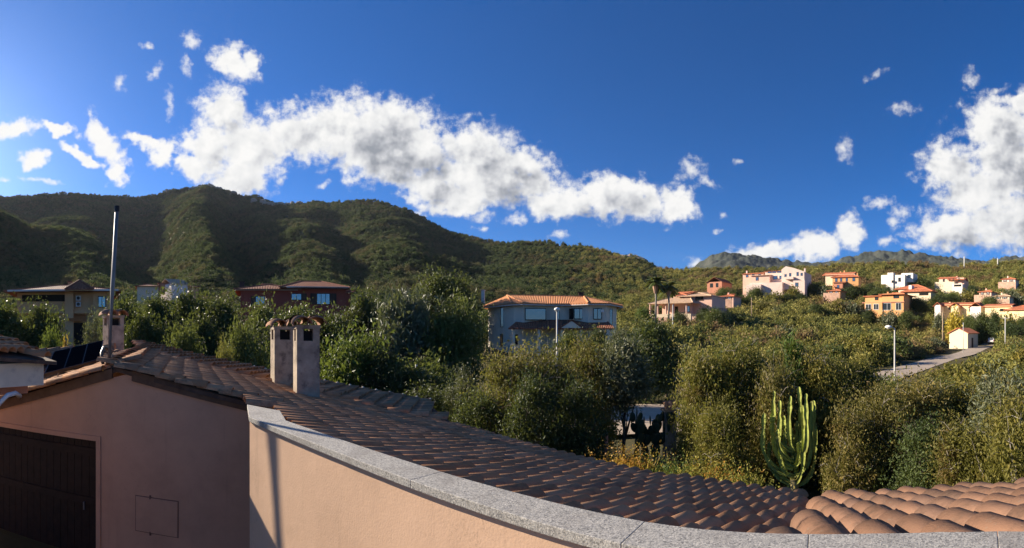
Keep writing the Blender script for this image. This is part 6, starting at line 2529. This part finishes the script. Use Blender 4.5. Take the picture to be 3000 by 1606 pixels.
# gate pillar with a little tiled hat
gx, gy = XY(1961, 14.6)
gz = hz(gx, gy)
gate = thing('gate_pillar', 'dark rendered gate pillar with tiled cap beside the prickly pear', 'pillar', (gx, gy, gz))
gm = Matrix.Translation((gx, gy, 0)) @ Matrix.Rotation(-(1961 - CX) / F + 0.3, 4, 'Z')
ztop = (YH - 1204) / F * 14.6
MB().b3(-0.17, 0.17, -0.17, 0.17, gz - 0.2, ztop, gm).build('shaft', 'chimney_render', gate)
MB().b3(-0.22, 0.22, -0.22, 0.22, ztop + 0.001, ztop + 0.07, gm).build('ledge', 'chimney_render', gate)
for sgn in (-1, 1):
    for fx in (-0.14, 0.0, 0.14):
        R = gm @ Matrix.Translation((fx, 0, ztop + 0.27)) @ Matrix.Rotation(sgn * math.pi / 2, 4, 'Z') @ Matrix.Rotation(0.55, 4, 'Y') @ Matrix.Translation((0.34, 0, 0)) @ Matrix.Scale(0.8, 4)
        link('cap_tile', TILE, None, gate, R)

# green netting fence by the track
wall_run('netting_fence', 'green netting fence beside the pale track under the yellow house', [(*XY(2722, 131), hz(*XY(2722, 131))), (*XY(2758, 127), hz(*XY(2758, 127)))], 1.0, 0.06, 'tarp_green', 'fence')

# ---- white car parked up the lane, seen from behind
cx_, cy_ = XY(2906, 123)
cz = hz(cx_, cy_) + 0.12
car = thing('parked_car', 'small white hatchback parked on the lane near the beige hut', 'car', (cx_, cy_, cz))
head = (ROAD[-1] - ROAD[-3]).normalized()
CM = Matrix.Translation((cx_, cy_, cz)) @ Matrix.Rotation(math.atan2(head.y, head.x), 4, 'Z')
prof = [(-1.9, 0.35), (-1.95, 0.75), (-1.85, 0.95), (-1.55, 1.42), (-1.2, 1.5), (0.3, 1.48), (0.95, 1.02), (1.75, 0.88), (1.95, 0.65), (1.92, 0.32)]
m = MB()
for (yy, k) in ((-0.82, 1.0), (0.82, 1.0)):
    m.v += [tuple(CM @ Vector((x, yy * (0.84 if z > 1.2 else 1.0), z))) for x, z in prof]
n = len(prof)
m.f = [tuple(range(n)), tuple(range(2 * n - 1, n - 1, -1))] + [(i, (i + 1) % n, (i + 1) % n + n, i + n) for i in range(n)]
body = m.build('body', 'car_white', car, bevel=0.04)
MB().face([CM @ Vector(p) for p in ((-1.875, -0.62, 1.0), (-1.875, 0.62, 1.0), (-1.62, 0.56, 1.38), (-1.62, -0.56, 1.38))]).build('rear_window', 'glass', car, fix=False)
for sy in (-1, 1):
    MB().face([CM @ Vector(p) for p in ((-1.4, sy * 0.83, 1.0), (0.75, sy * 0.83, 1.0), (0.2, sy * 0.715, 1.42), (-1.25, sy * 0.715, 1.42))]).build('side_window', 'glass', car, fix=False)
    b_ = MB()
    b_.b3(-1.99, -1.9, min(sy * 0.6, sy * 0.8), max(sy * 0.6, sy * 0.8), 0.72, 0.98, CM)
    b_.build('tail_light', 'lamp_red', car)
    for wx in (-1.25, 1.25):
        w0, w1 = CM @ Vector((wx, sy * 0.66, 0.31)), CM @ Vector((wx, sy * 0.84, 0.31))
        wh = MB().tube([w0, w1], 0.31, 16).build('wheel', 'black_rubber', car)
        w2 = CM @ Vector((wx, sy * 0.85, 0.31))
        MB().tube([w1, w2], 0.19, 12).build('rim', 'steel', wh)
MB().b3(-2.0, -1.94, -0.26, 0.26, 0.52, 0.64, CM).build('number_plate', 'white_paint', car)
MB().b3(-2.02, -1.85, -0.8, 0.8, 0.3, 0.48, CM).build('bumper', 'frame_dark', car)


# ------------------------------------------------------------------ air: thin haze round the whole place
hm = bpy.data.materials.new('haze')
hm.use_nodes = True
hm.node_tree.nodes.clear()
ho = hm.node_tree.nodes.new('ShaderNodeOutputMaterial')
hv = hm.node_tree.nodes.new('ShaderNodeVolumePrincipled')
hv.inputs['Color'].default_value = (0.80, 0.87, 1.0, 1)
hv.inputs['Density'].default_value = HAZE
hv.inputs['Anisotropy'].default_value = 0.2
hm.node_tree.links.new(hv.outputs[0], ho.inputs['Volume'])
MATS['haze'] = hm
hb = MB().b3(-2500, 2500, -2500, 2500, -60, 420).build('haze', 'haze')
tag(hb, 'thin pale air over the whole valley', kind='stuff')
